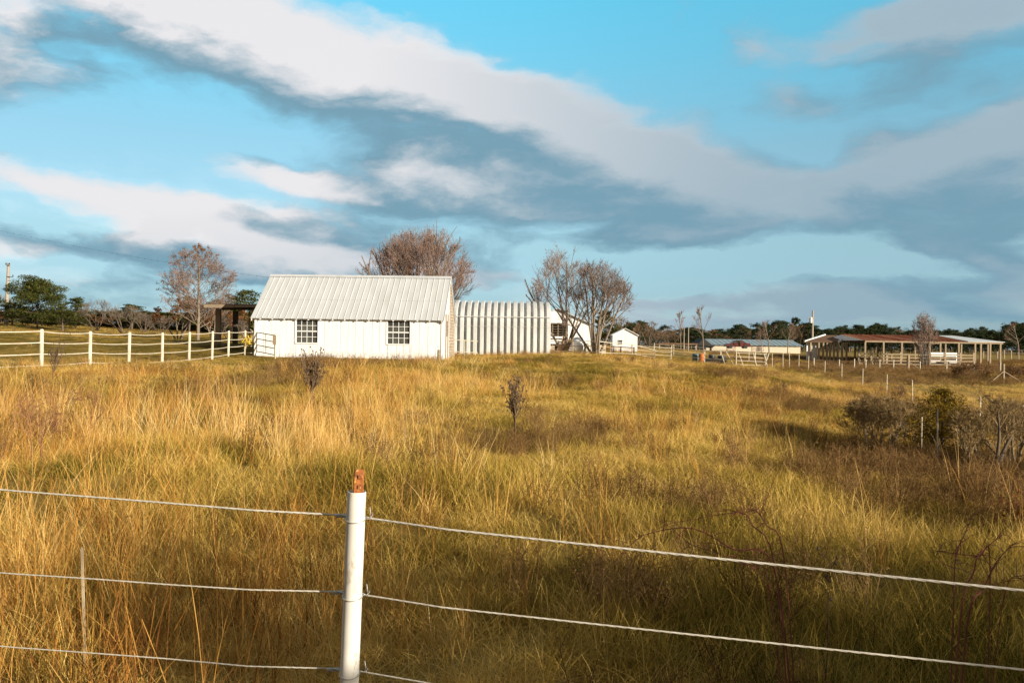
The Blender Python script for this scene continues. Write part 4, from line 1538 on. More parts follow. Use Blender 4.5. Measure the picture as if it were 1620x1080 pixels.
# yellow insulated ribbon tied to the fence by the gate
mb = MB()
r_ = np.random.default_rng(8)
for i in range(16):
    c_ = np.array(P(391 + r_.uniform(-2, 6), 538 + r_.uniform(-6, 7), 48.3))
    mb.tube([c_, c_ + r_.normal(0, .1, 3), c_ + r_.normal(0, .16, 3)], .02, 5)
tag(mb.build('yellow_ribbon', M['yellow']), 'tangle of yellow ribbon tied to the last posts of the rail fence', 'ribbon')

# ------------------------------------------------------------------ yard clutter right of the hut
def barrel(name, label, px, dd, h, r, mtl, dz=0.0):
    t_ = thing(name, label, 'barrel', at(px, dd, dz))
    b_ = MB()
    b_.lathe([(.001, 0), (r, .01), (r, h * .3), (r * 1.05, h * .33), (r, h * .36), (r, h * .64), (r * 1.05, h * .67), (r, h * .7), (r, h * .97), (r * .96, h), (r * .9, h - .03)], k=20)
    b_.build('drum', M[mtl], t_, smooth=True)
    b_ = MB()
    b_.lathe([(.001, h - .02), (r * .89, h - .025)], k=20)
    b_.lathe([(.001, h + .02), (.05, h + .02), (.05, h - .03)], (r * .5, 0, 0), k=8)
    b_.build('lid', M[mtl], t_)
    return t_


barrel('plastic_barrel', 'dark teal barrel beside the orange barrel in the corral', 1101, 88, .98, .36, 'teal')
barrel('plastic_barrel', 'bright orange barrel in the white corral', 1110.5, 87, 1.0, .32, 'orange')
barrel('plastic_barrel', 'black barrel right of the orange barrel, left of two', 1126.5, 90, 1.0, .34, 'black_plastic')
barrel('plastic_barrel', 'black barrel farthest right, at the end of the dark trough', 1142, 91, .95, .42, 'black_plastic')
p = at(1131, 88.5)
mb = MB()
for sx in (-.9, .9):
    mb.box(sx - .05, sx + .05, -.25, .25, 0, .22)
v = [(-1.3, -.35, .55), (1.3, -.35, .55), (1.3, .35, .55), (-1.3, .35, .55), (-1.1, -.22, .221), (1.1, -.22, .221), (1.1, .22, .221), (-1.1, .22, .221), (-1.24, -.3, .55), (1.24, -.3, .55), (1.24, .3, .55), (-1.24, .3, .55), (-1.08, -.19, .26), (1.08, -.19, .26), (1.08, .19, .26), (-1.08, .19, .26)]
mb.add(v, [(4, 5, 1, 0), (5, 6, 2, 1), (6, 7, 3, 2), (7, 4, 0, 3), (7, 6, 5, 4), (0, 1, 9, 8), (1, 2, 10, 9), (2, 3, 11, 10), (3, 0, 8, 11), (8, 9, 13, 12), (9, 10, 14, 13), (10, 11, 15, 14), (11, 8, 12, 15), (12, 13, 14, 15)])
o = tag(mb.build('feed_trough', M['black_plastic']), 'low black feed trough between the two black barrels', 'trough')
o.location = p
# white tank
d = 62
p = at(914.5, d)
tk_ = thing('white_tank', 'round-ended white tank standing below the bare trees', 'tank', p)
r0_ = .42
mb = MB()
Mx = Matrix.Translation((0, 0, r0_ + .12)) @ Matrix.Rotation(R(-70), 4, 'X') @ Matrix.Rotation(0, 4, 'Z')
mb.lathe([(.001, -.62), (.2, -.58), (.34, -.48), (.42, -.30), (.42, .9), (.34, 1.1), (.2, 1.2), (.001, 1.24)], k=22, M=Mx)
mb.build('vessel', M['white_trim'], tk_, smooth=True)
mb = MB()
mb.box(-.35, .35, -.25, -.12, -.15, .3)
mb.box(-.35, .35, .5, .62, -.15, .3)
mb.build('saddle', M['concrete'], tk_)
p = at(922, 63.0)
cb_ = thing('dark_cabinet', 'dark open cabinet leaning beside the white tank', 'cabinet', p)
mb = MB()
mb.box(-.24, .24, 0, .5, -.1, .70)
mb.build('body', M['dark'], cb_)
mb = MB()
mb.bar((-.3, -.05, .78), (.35, -.05, .74), .5, .05)
mb.build('lid', M['old_wood'], cb_)
for px, wd, hh, lab in [(928.5, .40, .78, 'cream upright hay bale right of the dark cabinet'), (939, .34, .80, 'cream bale between the forked bare trunks'), (952, .62, .72, 'cream bale farthest right behind the pipe fence')]:
    a_ = at(px, 63.4)
    mb = MB()
    k_ = 6
    bx = MB()
    nx_, nz_ = 6, 7
    rb = np.random.default_rng(int(px))
    bx.box(-wd / 2, wd / 2, 0, .45, -.1, hh)
    for z_ in (hh * .3, hh * .72):
        bx.box(-wd / 2 - .012, wd / 2 + .012, -.012, .462, z_, z_ + .02)
    for _ in range(60):
        q = np.array([rb.uniform(-wd / 2, wd / 2), -.0, rb.uniform(0, hh)])
        bx.tube([q, q + np.array([rb.normal(0, .05), -.05, rb.normal(0, .05)])], .006, 3)
    o = tag(bx.build('hay_bale', M['cream']), lab, 'bale')
    o.location = a_
p = at(895, 62.5)
ps = thing('pallet_stack', 'leaning stack of reddish pallets at the foot of the left bare tree', 'pallets', p)
for k in range(3):
    mb = MB()
    for i in range(6):
        z_ = .05 + i * .15
        mb.bar((-.55, .13 * k + z_ * .12, z_), (.55, .13 * k + z_ * .12, z_), .02, .11)
    for sx in (-.52, 0, .52):
        mb.bar((sx, .13 * k + .05, 0), (sx, .13 * k + .16, .92), .05, .09)
    mb.build('pallet', M['pallet'], ps)
mb = MB()
for (a_, b_) in [((-.7, -.15, 0), (.1, .05, 1.15)), ((-.6, -.2, 0), (.35, .05, 1.1)), ((-.45, -.2, 0), (-.2, .1, 1.3))]:
    mb.bar(a_, b_, .05, .10)
o = tag(mb.build('leaning_planks', M['pallet']), 'reddish planks leaning on the pallet stack below the left bare tree', 'planks')
o.location = p
# pipe fence below the trees
pf = thing('pipe_fence', 'rusty pale pipe fence running in front of the white tank and the bales', 'fence')
tops_ = [(870, 60), (906, 58.5), (948, 56), (966, 58), (1000, 66), (1036, 78)]
pts_ = []
for px, dd in tops_:
    a_ = at(px, dd)
    pts_.append(a_)
    mb = MB()
    mb.tube([(a_.x, a_.y, a_.z - .3), (a_.x, a_.y, a_.z + 1.0)], .045, 8)
    mb.build('post', M['fence_wood'], pf)
for h_ in (.25, .62, .95):
    mb = MB()
    mb.tube([a_ + Vector((0, -.05, h_)) for a_ in pts_], .024, 6)
    mb.build('rail', M['white_post'] if h_ != .62 else M['pallet'], pf)
df = thing('dark_fence', 'dark rail fence in front of the small white shed', 'fence')
pts_ = [at(px, 84) for px in (968, 971, 982, 1003)]
for a_ in pts_:
    mb = MB()
    mb.bar((a_.x, a_.y, a_.z - .3), (a_.x, a_.y, a_.z + 1.15), .13)
    mb.build('post', M['dark_wood'], df)
mb = MB()
mb.bar(pts_[0] + Vector((0, -.1, 1.08)), pts_[-1] + Vector((0, -.1, 1.08)), .06, .09)
mb.build('rail', M['dark_wood'], df)

# ------------------------------------------------------------------ white corral panels
cor = thing('white_corral', 'white pipe corral panels with leaning braces round the barrels', 'fence')
front = [(1000, 86), (1062, 87), (1115, 85), (1165, 83.5), (1195, 85), (1212, 86)]
back_ = [(1035, 108), (1066, 107), (1100, 106), (1140, 104), (1185, 100), (1212, 86)]
for line, hh in ((front, 1.35), (back_, 1.2)):
    pts_ = [at(px, dd) for px, dd in line]
    for a_ in pts_:
        mb = MB()
        mb.tube([(a_.x, a_.y, a_.z - .3), (a_.x, a_.y, a_.z + hh + .1)], .048, 8)
        mb.build('post', M['white_post'], cor)
    for k in range(4):
        mb = MB()
        mb.tube([a_ + Vector((0, -.06, hh * (.12 + .285 * k))) for a_ in pts_], .02, 6)
        mb.build('rail', M['white_post'], cor)
for (px, lean, dd) in [(1148, -.5, 84), (1163, -.9, 84), (1177, -.55, 84.4), (1198, -.4, 85), (1209, .45, 85.6), (1215, -.4, 85.6)]:
    a_ = at(px, dd)
    mb = MB()
    mb.bar((a_.x, a_.y - .1, a_.z - .1), (a_.x + lean, a_.y - .1, a_.z + 1.4), .065, .05)
    mb.build('brace', M['white_post'], cor)

# ------------------------------------------------------------------ wire fence running down the right side
wr = thing('wire_fence', 'wire fence on slim white posts running down the right side of the field', 'fence')
RP = [(1222, 559, 86.5), (1239, 557, 86), (1249, 557, 85), (1264, 561, 83), (1279, 563, 79.5), (1305, 571, 72), (1332, 575, 65), (1365, 583, 58), (1403, 592, 51), (1444, 601, 44), (1495, 615, 37), (1550, 631, 31), (1617, 646, 26), (1710, 670, 22)]
lines = []
for (px, ty, dd) in RP:
    tp = P(px, ty, dd)
    gz = g1(tp.x, dd)
    tp.z = max(tp.z, gz + 1.0)
    mb = MB()
    mb.tube([(tp.x, dd, gz - .3), (tp.x + random.uniform(-.03, .03), dd, tp.z)], .024 if dd < 70 else .032, 8)
    mb.build('post', M['white_post'], wr)
    lines.append((tp, gz))
for k in range(4):
    mb = MB()
    mb.tube([Vector((t_.x, t_.y - .045, g_ + (t_.z - g_) * (.94 - .24 * k))) for t_, g_ in lines], .006, 4)
    mb.build('strand', M['wire'], wr)
# short posts of a second fence line crossing the far right field
sf = thing('field_fence', 'row of short pale posts crossing the weeds in front of the rusty barn', 'fence')
pts_ = []
for i, px in enumerate([1288, 1328, 1352, 1370, 1392, 1414, 1456, 1498, 1541, 1583]):
    a_ = at(px, 92 - i * 1.2)
    mb = MB()
    mb.tube([(a_.x, a_.y, a_.z - .3), (a_.x, a_.y, a_.z + random.uniform(.95, 1.15))], .06, 7)
    mb.build('post', M['white_post'], sf)
    pts_.append(a_)
for h_ in (.4, .85):
    mb = MB()
    mb.tube([a_ + Vector((0, -.06, h_)) for a_ in pts_], .008, 4)
    mb.build('strand', M['wire'], sf)
# far row at the right
ff = thing('far_fence', 'row of tiny pale posts in the field right behind the pole barn', 'fence')
pts_ = [at(px, 150) for px in range(1556, 1700, 11)]
for a_ in pts_:
    mb = MB()
    mb.bar((a_.x, a_.y, a_.z - .3), (a_.x, a_.y, a_.z + random.uniform(1.2, 1.6)), .16)
    mb.build('post', M['fence_wood'], ff)
mb = MB()
mb.tube([a_ + Vector((0, -.1, 1.1)) for a_ in pts_], .012, 4)
mb.build('strand', M['wire'], ff)
# two braced corner posts
for (px, dd, hh, rr, lab) in [(1437, 84, 1.65, .14, 'braced wooden corner post in front of the bare shrub by the rusty barn'), (1588, 64, 1.45, .10, 'braced pale corner post at the right edge of the field')]:
    a_ = at(px, dd)
    t_ = thing('corner_post', lab, 'post', a_)
    mb = MB()
    mb.tube([(0, 0, -.3), (0, 0, hh)], [rr, rr * .95], 10)
    mb.build('post', M['fence_wood'], t_)
    for sx in ((1.6,) if px == 1437 else (1.5, -1.3)):
        mb = MB()
        mb.tube([(0, -.05, hh * .62), (sx, -.3, -.1)], .035, 7)
        mb.build('brace', M['fence_wood'], t_)
# post in front of the house
a_ = at(694, 43)
t_ = thing('old_post', 'dark weathered wooden post standing in front of the right corner of the white house', 'post', a_)
mb = MB()
mb.tube([(0, 0, -.3), (.01, 0, P(694, 553, 43).z - a_.z - .02), (.01, 0, P(694, 553, 43).z - a_.z)], [.075, .07, .05], 9)
mb.build('post', M['old_wood'], t_)
mb = MB()
for z_ in (.45, .8):
    mb.lathe([(.079, z_), (.086, z_ + .012), (.079, z_ + .024)], k=12)
mb.build('wire_band', M['wire'], t_)

# ------------------------------------------------------------------ the near wire fence
nf = thing('front_fence', 'three-strand white wire fence with a capped sleeve post in the foreground', 'fence')
p_top, p_bot = P(564.5, 777, 2.6), P(552.5, 1080, 2.6)
ax_ = (p_bot - p_top).normalized()
gz = g1(p_top.x, 2.6)
LP = (p_top.z - gz + .25) / -ax_.z


def near_post(origin, axis, length, rotz=0.0):
    """hollow sleeve over a rusty tee post"""
    zq_ = (-axis)
    rot = Vector((0, 0, 1)).rotation_difference(zq_).to_matrix().to_4x4()
    Mt = Matrix.Translation(origin) @ rot @ Matrix.Rotation(rotz, 4, 'Z')
    sv = MB()
    ro, ri = .0285, .0255
    zs_ = np.linspace(-length, 0, 14)
    prof_ = [(ro, z_) for z_ in zs_[:-1]] + [(ro, -.003), (ro - .0008, 0), (ri, 0), (ri, -.25)]
    sv.lathe(prof_, k=36, M=Mt)
    s_ = sv.build('sleeve', M['pvc'], nf, smooth=True)
    tp = MB()
    wv, fl, tk2 = .0155, .005, .034
    h_ = .062

    def tee(z0, z1, s=1.0):
        tp.box(-wv * s, wv * s, -.016, -.016 + fl, z0, z1, Mt)
        tp.box(-.003, .003, -.0109, .016, z0, z1 - .002, Mt)
    tee(-.5, h_)
    tp.add([Mt @ Vector(v) for v in [(-wv, -.016, h_), (wv, -.016, h_), (wv, -.011, h_), (-wv, -.011, h_), (-wv * .55, -.0155, h_ + .008), (wv * .55, -.0155, h_ + .008), (wv * .55, -.0115, h_ + .008), (-wv * .55, -.0115, h_ + .008)]],
           [(0, 1, 5, 4), (1, 2, 6, 5), (2, 3, 7, 6), (3, 0, 4, 7), (4, 5, 6, 7)])
    for z_ in (.012, .042):
        tp.box(-.006, .006, -.0215, -.0161, z_, z_ + .010, Mt)
    tp.build('tee_post', M['rust'], s_)
    return s_


s_main = near_post(p_top, ax_, LP, R(32))
wires = [[(0, 771, 3.15), (552, 819, 2.6), (580, 823, 2.575), (1620, 931, 1.88)], [(0, 903, 3.15), (545, 941, 2.6), (575, 946, 2.575), (1620, 1056, 1.88)], [(0, 1019, 3.15), (538, 1064, 2.6), (572, 1069, 2.575), (1620, 1178, 1.88)]]
PB = []
for k, wv in enumerate(wires):
    a_, b_, c_, e_ = [P(*q) for q in wv]
    la = a_ + (a_ - b_) * 1.35
    lb_ = e_ + (e_ - c_) * .55
    PB.append((la, lb_))
    mb = MB()
    # wire passes 30 mm behind the sleeve
    off = Vector((0, .036, 0))
    pa = [la.lerp(b_, i / 10) + Vector((0, random.uniform(-.003, .003), random.uniform(-.003, .003) - .005 * 4 * (i / 10) * (1 - i / 10))) for i in range(10)]
    pc = [c_.lerp(lb_, i / 10) - Vector((0, 0, .004 * 4 * (i / 10) * (1 - i / 10))) for i in range(11)]
    pa, pc = pa + [b_ + off], [c_ + off] + pc[1:]
    rad_ = [.0034, .0027, .0025][k]
    dense = []
    full_ = pa + pc
    for u, v in zip(full_[:-1], full_[1:]):
        n_ = 24
        for i in range(n_):
            dense.append(u.lerp(v, i / n_))
    dense.append(full_[-1])
    arr = np.array([tuple(q) for q in dense])
    s_len = np.r_[0, np.cumsum(np.linalg.norm(np.diff(arr, axis=0), axis=1))]
    for ph in (0, 2.09, 4.19):      # three laid strands
        tw = s_len / .045 * np.pi + ph
        o_ = np.stack([np.zeros_like(tw), np.cos(tw), np.sin(tw)], 1) * rad_ * .36
        mb.tubes((arr + o_)[None], np.full((1, len(arr)), rad_ * .72), 5, cap=False)
    mb.build('wire_strand', M['rope'], nf, smooth=True)
    # tie round the post
    zt_ = (b_.z + c_.z) / 2
    cpt = p_top + ax_ * ((p_top.z - zt_) / -ax_.z)
    tb = MB()
    loop = []
    for i in range(21):
        a = R(-205 + 230 * i / 20)
        loop.append(cpt + Vector((.0305 * math.cos(a), .0305 * math.sin(a), -.012 * math.sin(math.pi * i / 20) + .004)))
    loop = [b_ + Vector((-.03, .034, .002))] + loop + [c_ + Vector((.008, .02, .004)), c_ + Vector((.014, .03, .012)), c_ + Vector((.006, .036, .016)), c_ + Vector((.008, .036, .0)), c_ + Vector((.004, .034, .034))]
    tb.tube(loop, .0017, 6)
    for i in range(7):
        q = b_ + Vector((-.012 - .0062 * i, .036, 0)) + (a_ - b_).normalized() * 0
        q.z += (a_.z - b_.z) / (a_.x - b_.x) * (-.012 - .0062 * i)
        ring = [q + Vector((0, .0052 * math.cos(t), .0052 * math.sin(t))) for t in np.linspace(0, 2 * math.pi, 9)]
        ring = [r__ + Vector((.0062 * j / 8, 0, 0)) for j, r__ in enumerate(ring)]
        tb.tube(ring, .0016, 5)
    tb.build('wire_tie', M['tie'] if k else M['tie'], nf, smooth=True)
for side in (0, 1):
    q = PB[0][side]
    near_post(Vector((q.x, q.y, q.z + .1)), Vector((0, 0, -1)), q.z + .1 - g1(q.x, q.y) + .2)

# white stake in the grass
a_, b_ = P(130, 868, 4.6), P(136, 985, 4.6)
mb = MB()
mb.bar((b_.x, b_.y, g1(b_.x, b_.y) - .1), a_, .013, .008)
mb.bar(a_, a_ + Vector((0, 0, .010)), .009, .006)
tag(mb.build('stake', M['stake']), 'flat pale wooden stake standing in the tall grass at the lower left', 'stake')

# ------------------------------------------------------------------ weeds and shrubs that stand out


def dead_weed(name, label, px, dd, top, wd, seed, nst=14, knob=True, mtl='weed', group=None, rs=1.0, ks=.62, bunch=2.2):
    a_ = at(px, dd)
    H_ = htop(px, top, dd)
    W_ = px2m(wd, dd)
    r = np.random.default_rng(seed)
    t_ = thing(name, label, 'plant', a_, 0, group)
    st = MB()
    PL, RL, kn = [], [], []
    for i in range(nst):
        z0 = H_ * r.uniform(.18, .42)
        a = r.uniform(0, 6.28)
        hz = r.uniform(.55, 1.0)
        rad = W_ / 2 * r.uniform(.25, 1) * min(1, .35 + hz * .7)
        e = np.array([math.cos(a) * rad, math.sin(a) * rad, H_ * hz])
        b = np.array([0, 0, z0])
        mid = b * .5 + e * .5 + np.array([e[0] * .05, e[1] * .05, -H_ * .02])
        PL.append([np.array([0, 0, -.05]) + r.normal(0, .012, 3) * np.array([1, 1, 0]), b, mid, e])
        RL.append([.011 * rs, .009 * rs, .007 * rs, .0045 * rs])
        for j in range(int(4 * bunch)):
            f_ = r.uniform(.3, 1.02)
            q = b + (e - b) * f_ + r.normal(0, .008, 3)
            s2 = q + r.normal(0, .03, 3) + np.array([0, 0, .05])
            PL.append([q, (q + s2) / 2, (q + s2) / 2 + .3 * (s2 - q), s2])
            RL.append([.0022, .002, .002, .0014])
            kn.append(s2)
            if r.random() < .4:
                kn.append(q)
    st.tubes(np.array(PL), np.array(RL), 4, cap=False)
    if knob:
        for q in kn:
            st.lathe([(.001, -.02 * ks), (.016 * ks, -.01 * ks), (.02 * ks, .006 * ks), (.012 * ks, .022 * ks), (.001, .028 * ks)], q, 6)
    st.build('stems', M[mtl], t_)
    return t_


dead_weed('dead_weed', 'tall dark dried weed with knobbly forked stems in front of the left window', 495, 17, 553, 60, 1, 28, bunch=2.4, ks=.75)
dead_weed('dead_weed', 'dried fan-shaped weed standing alone in mid field', 817, 14, 597, 54, 2, 18, ks=.7)
dead_weed('dead_weed', 'thin dark dried weed against the white rail fence at the left', 85, 20, 529, 42, 3, 10)
dead_weed('dead_weed', 'small dried weed right of centre in the upper field', 1241, 36, 604, 22, 4, 8)
dead_weed('dead_weed', 'little dried weed below the barrels in the upper field', 1070, 44, 597, 14, 5, 6)
t_ = dead_weed('seed_stalk', 'single tall stalk with a brown seed head in the right foreground', 1316, 4.1, 815, 12, 6, 2, bunch=.5, ks=.45, rs=.3)


def bush(name, label, px, dd, top, wd, seed, bark, twig, nstem=7, nch=(7, 6, 4), spread=42, twigr=.006, r0=.022, leaves=None, lm=None, lsize=.05, cat='bush', trop=(.0, .03, .03, .03), ntrunk=1, group=None):
    H_, W_ = htop(px, top, dd), px2m(wd, dd)
    lv_ = bare_tree(seed, H_, W_, .05, nstem, nch, spread, twigr, r0, ang=(34, 38, 40, 40), trop=trop, ratio=(.55, .55, .55, .6), rootgap=.12 * W_, wob=(.10, .16, .2, .22))
    return make_bare(name, label, cat, at(px, dd), 0, lv_, bark, twig, ntrunk, group, leaves, lm, lsize)


bush('bare_bush', 'brown-mauve round bare bush by the ditch at the right', 1392, 21.5, 620, 140, 201, M['bark_grey'], M['twig_olive'], 20, (11, 8, 6), 50, .0055, .016)
bush('bare_bush', 'low bare brown bush at the right fence, left of the white wire posts', 1432, 26, 650, 84, 202, M['bark_grey'], M['twig_olive'], 16, (9, 7, 5), 46, .006, .014)
bush('bare_sapling', 'leaning bare sapling trunk standing in the ditch near the right edge', 1563, 17.5, 618, 130, 203, M['bark_dark'], M['twig_olive'], 4, (12, 8, 5), 30, .0055, .05, cat='tree')
bush('bare_sapling', 'bare pale-stemmed sapling at the very right edge above the ditch', 1618, 18.5, 622, 120, 204, M['bark_grey'], M['twig_olive'], 5, (12, 8, 5), 30, .0055, .035, cat='tree')
bush('dry_shrub', 'twiggy brown shrub with forked bare branches at the left edge', 45, 10.0, 612, 150, 205, M['twig_rust'], M['twig_rust'], 6, (6, 5, 4), 34, .0026, .011)
bush('dry_shrub', 'feathery brown shrub leaning right in the left foreground', 105, 11.5, 604, 170, 206, M['twig_rust'], M['twig_rust'], 6, (6, 5, 4), 42, .0026, .010)
bush('dry_shrub', 'pale brown twiggy clump in the tall grass below the rail fence', 292, 24, 578, 130, 207, M['twig_mauve'], M['twig_mauve'], 26, (8, 6, 4), 40, .004, .008)
bush('low_scrub', 'small reddish scrub left of the tall dark dried weed', 458, 24, 590, 52, 208, M['twig_brown'], M['twig_brown'], 12, (6, 5, 3), 48, .004, .007)
bush('low_scrub', 'low brown scrub at the foot of the fan-shaped weed', 826, 14.1, 658, 56, 209, M['twig_brown'], M['twig_brown'], 12, (6, 5, 3), 55, .003, .006)
bush('low_scrub', 'dark scrub at the right foot of the old wooden post', 715, 44, 566, 46, 210, M['twig_brown'], M['twig_brown'], 12, (6, 5, 3), 55, .008, .012)
bush('low_scrub', 'reddish scrub in front of the ribbed metal hut', 762, 53, 556, 50, 211, M['twig_brown'], M['twig_brown'], 12, (6, 5, 3), 55, .008, .012)
bush('low_scrub', 'dark round scrub beside the white wire posts in the right field', 1425, 46, 607, 26, 212, M['twig_brown'], M['twig_brown'], 12, (6, 5, 3), 50, .008, .012)
bush('low_scrub', 'brown scrub in the upper right field, left of the dark bush', 1095, 19, 646, 60, 213, M['twig_brown'], M['twig_brown'], 9, (6, 5, 3), 55, .003, .006)
bush('bare_shrub', 'tall upright bare shrub in front of the rusty pole barn', 1462, 96, 491, 42, 214, M['bark_dark'], M['twig_mauve'], 16, (8, 6, 3), 12, .016, .05, trop=(.05, .1, .1, .1))
bush('dark_scrub', 'dark brown scrub left of the pale braced corner post', 1538, 68, 573, 90, 215, M['twig_brown'], M['twig_brown'], 14, (7, 6, 4), 55, .012, .02, leaves=.2, lm=M['leaf_brown'], lsize=.10)
bush('dark_scrub', 'brown scrub right of the pale braced corner post', 1612, 66, 576, 50, 216, M['twig_brown'], M['twig_brown'], 14, (7, 6, 4), 55, .012, .02, leaves=.2, lm=M['leaf_brown'], lsize=.10)
bush('leafy_bramble', 'orange-brown leafy branch tangle at the right edge over the ditch', 1592, 8.6, 775, 120, 217, M['cane_red'], M['cane_red'], 8, (7, 6, 3), 50, .002, .006, leaves=.35, lm=M['leaf_rust'], lsize=.045)
bush('bare_bush', 'tall tangled brown bush between the round bare bush and the olive cedar', 1440, 24, 630, 90, 221, M['bark_grey'], M['twig_olive'], 14, (10, 7, 5), 46, .0055, .013)
bush('bare_bush', 'brown tangle in front of the leaning bare sapling', 1536, 17.0, 656, 120, 222, M['bark_grey'], M['twig_olive'], 16, (9, 7, 5), 52, .005, .011)
bush('bare_bush', 'brown thicket bush behind the pale-stemmed sapling at the right edge', 1600, 20.5, 628, 140, 223, M['bark_grey'], M['twig_olive'], 16, (10, 7, 5), 46, .0055, .013)
bush('low_scrub', 'low brown scrub sloping down left of the round bare bush', 1330, 18.5, 690, 110, 224, M['twig_brown'], M['twig_brown'], 16, (8, 6, 4), 58, .0045, .008)
bush('low_scrub', 'dark low scrub in the ditch below the olive cedar', 1470, 15.0, 716, 130, 225, M['twig_brown'], M['twig_brown'], 16, (8, 6, 4), 58, .004, .007)
bush('low_scrub', 'reddish low scrub in the ditch near the right edge', 1560, 13.5, 735, 140, 226, M['cane_red'], M['twig_brown'], 16, (8, 6, 4), 58, .0036, .007)
# cedar by the ditch
d = 19.6
H_, W_ = htop(1490, 612, d), px2m(150, d)
r = np.random.default_rng(44)
t_ = thing('cedar_bush', 'bushy olive and orange cedar among the bare bushes at the right', 'bush', at(1492, d))
fo, tr = MB(), MB()
tr.tube([(0, 0, -.1), (.02, 0, H_ * .5), (0, .02, H_ * .95)], [.05, .035, .01], 7)
PL, RL = [], []
for i in range(130):
    f_ = r.random() ** 1.1
    a = r.uniform(0, 6.28)
    reach = W_ / 2 * (1 - f_) ** .55 * r.uniform(.5, 1.12) * (.6 + .4 * min(1, f_ * 6))
    b = np.array([0, 0, .05 + f_ * H_ * .92])
    e = b + np.array([math.cos(a) * reach, math.sin(a) * reach, reach * r.uniform(.1, .6)])
    PL.append([b, (b + e) / 2, e])
    RL.append([.008, .006, .003])
    n = int(120 * (.4 + reach))
    u = r.random((n, 1)) ** .6
    p = b + (e - b) * u + r.normal(0, .055, (n, 3))
    cards(fo, p, .065, r, aspect=.28)
tr.tubes(np.array(PL), np.array(RL), 4, cap=False)
tr.build('trunk', M['bark_dark'], t_)
fo.build('crown', M['cedar'], t_)


# thorny arching canes
def canes(name, label, base_px, dd, arcs, seed, extra=14):
    r = np.random.default_rng(seed)
    a_ = at(base_px, dd)
    t_ = thing(name, label, 'bramble', a_)
    mb = MB()
    for pts, r0_ in arcs:
        q = [P(x, y, z) - a_ for (x, y, z) in pts]
        q[0].z = min(q[0].z, -.05) if pts[0][1] > 1000 or True else q[0].z
        # smooth the arc
        arr = np.array([tuple(v) for v in q])
        tt = np.linspace(0, len(arr) - 1, 26)
        sm = np.empty((26, 3))
        for i, t in enumerate(tt):
            k = min(int(t), len(arr) - 2)
            f_ = t - k
            p0_, p1_, p2_, p3_ = arr[max(k - 1, 0)], arr[k], arr[k + 1], arr[min(k + 2, len(arr) - 1)]
            sm[i] = .5 * ((2 * p1_) + (-p0_ + p2_) * f_ + (2 * p0_ - 5 * p1_ + 4 * p2_ - p3_) * f_ ** 2 + (-p0_ + 3 * p1_ - 3 * p2_ + p3_) * f_ ** 3)
        mb.tubes(sm[None], np.linspace(r0_, r0_ * .35, 26)[None], 6, cap=False)
        for i in range(3, 26):
            for _ in range(2):
                s = sm[i] + r.normal(0, .004, 3)
                e = s + r.normal(0, .012, 3)
                mb.tubes(np.array([[s, e]]), np.array([[.0012, .0003]]), 3, cap=False)
            if r.random() < .55 and i > 8:
                s = sm[i]
                e = s + r.normal(0, .07, 3) + (sm[i] - sm[i - 1]) * 1.2
                m_ = (s + e) / 2 + np.array([0, 0, .012])
                mb.tubes(np.array([[s, m_, e]]), np.array([[.0016, .0013, .0008]]), 4, cap=False)
    mb.build('cane', M['cane_red'], t_)
    return t_


canes('bramble', 'dark red thorny bramble arching left through the grass in the right foreground', 1245, 3.7, [
    ([(1262, 1010, 3.7), (1225, 900, 3.7), (1160, 868, 3.75), (1105, 838, 3.8), (1060, 836, 3.85), (1010, 848, 3.9)], .0042),
    ([(1255, 1010, 3.72), (1225, 890, 3.8), (1190, 830, 3.9), (1178, 812, 3.95), (1150, 812, 4.0), (1092, 822, 4.05)], .0036),
    ([(1265, 1010, 3.75), (1240, 880, 3.8), (1212, 830, 3.85), (1195, 807, 3.9), (1165, 805, 3.9)], .0034),
    ([(1250, 1010, 3.68), (1215, 920, 3.7), (1190, 897, 3.7), (1150, 880, 3.72), (1085, 858, 3.75)], .003)], 1)
canes('bramble', 'dark red branching bramble in the right foreground corner', 1505, 3.3, [
    ([(1510, 1085, 3.3), (1530, 985, 3.3), (1556, 930, 3.32), (1575, 890, 3.35), (1600, 862, 3.4)], .0048),
    ([(1500, 1085, 3.28), (1520, 970, 3.3), (1540, 905, 3.3), (1548, 878, 3.3), (1585, 845, 3.35)], .0042),
    ([(1500, 1080, 3.3), (1508, 960, 3.32), (1512, 880, 3.35), (1528, 840, 3.4), (1540, 812, 3.45)], .0032),
    ([(1560, 930, 3.32), (1566, 895, 3.33), (1548, 880, 3.33), (1515, 876, 3.35), (1475, 870, 3.4)], .003),
    ([(1556, 935, 3.32), (1590, 935, 3.3), (1640, 942, 3.25)], .0024)], 2)
# fiberglass rods at the ditch
for px, top, bot, dd, lab in [(1485, 650, 722, 16.5, 'slim white rod standing in front of the olive cedar'), (1460, 662, 690, 19, 'short pale rod left of the olive cedar')]:
    a_ = at(px, dd)
    mb = MB()
    mb.tube([(0, 0, -.1), (0, 0, P(px, top, dd).z - a_.z)], [.012, .012], 7)
    mb.lathe([(.012, 0), (.016, .01), (.016, .035), (.001, .04)], (0, 0, P(px, top, dd).z - a_.z), 8)
    o = tag(mb.build('fence_rod', M['white_post']), lab, 'rod')
    o.location = a_

# ------------------------------------------------------------------ grass (uncountable): geometry-node instances of tuft meshes


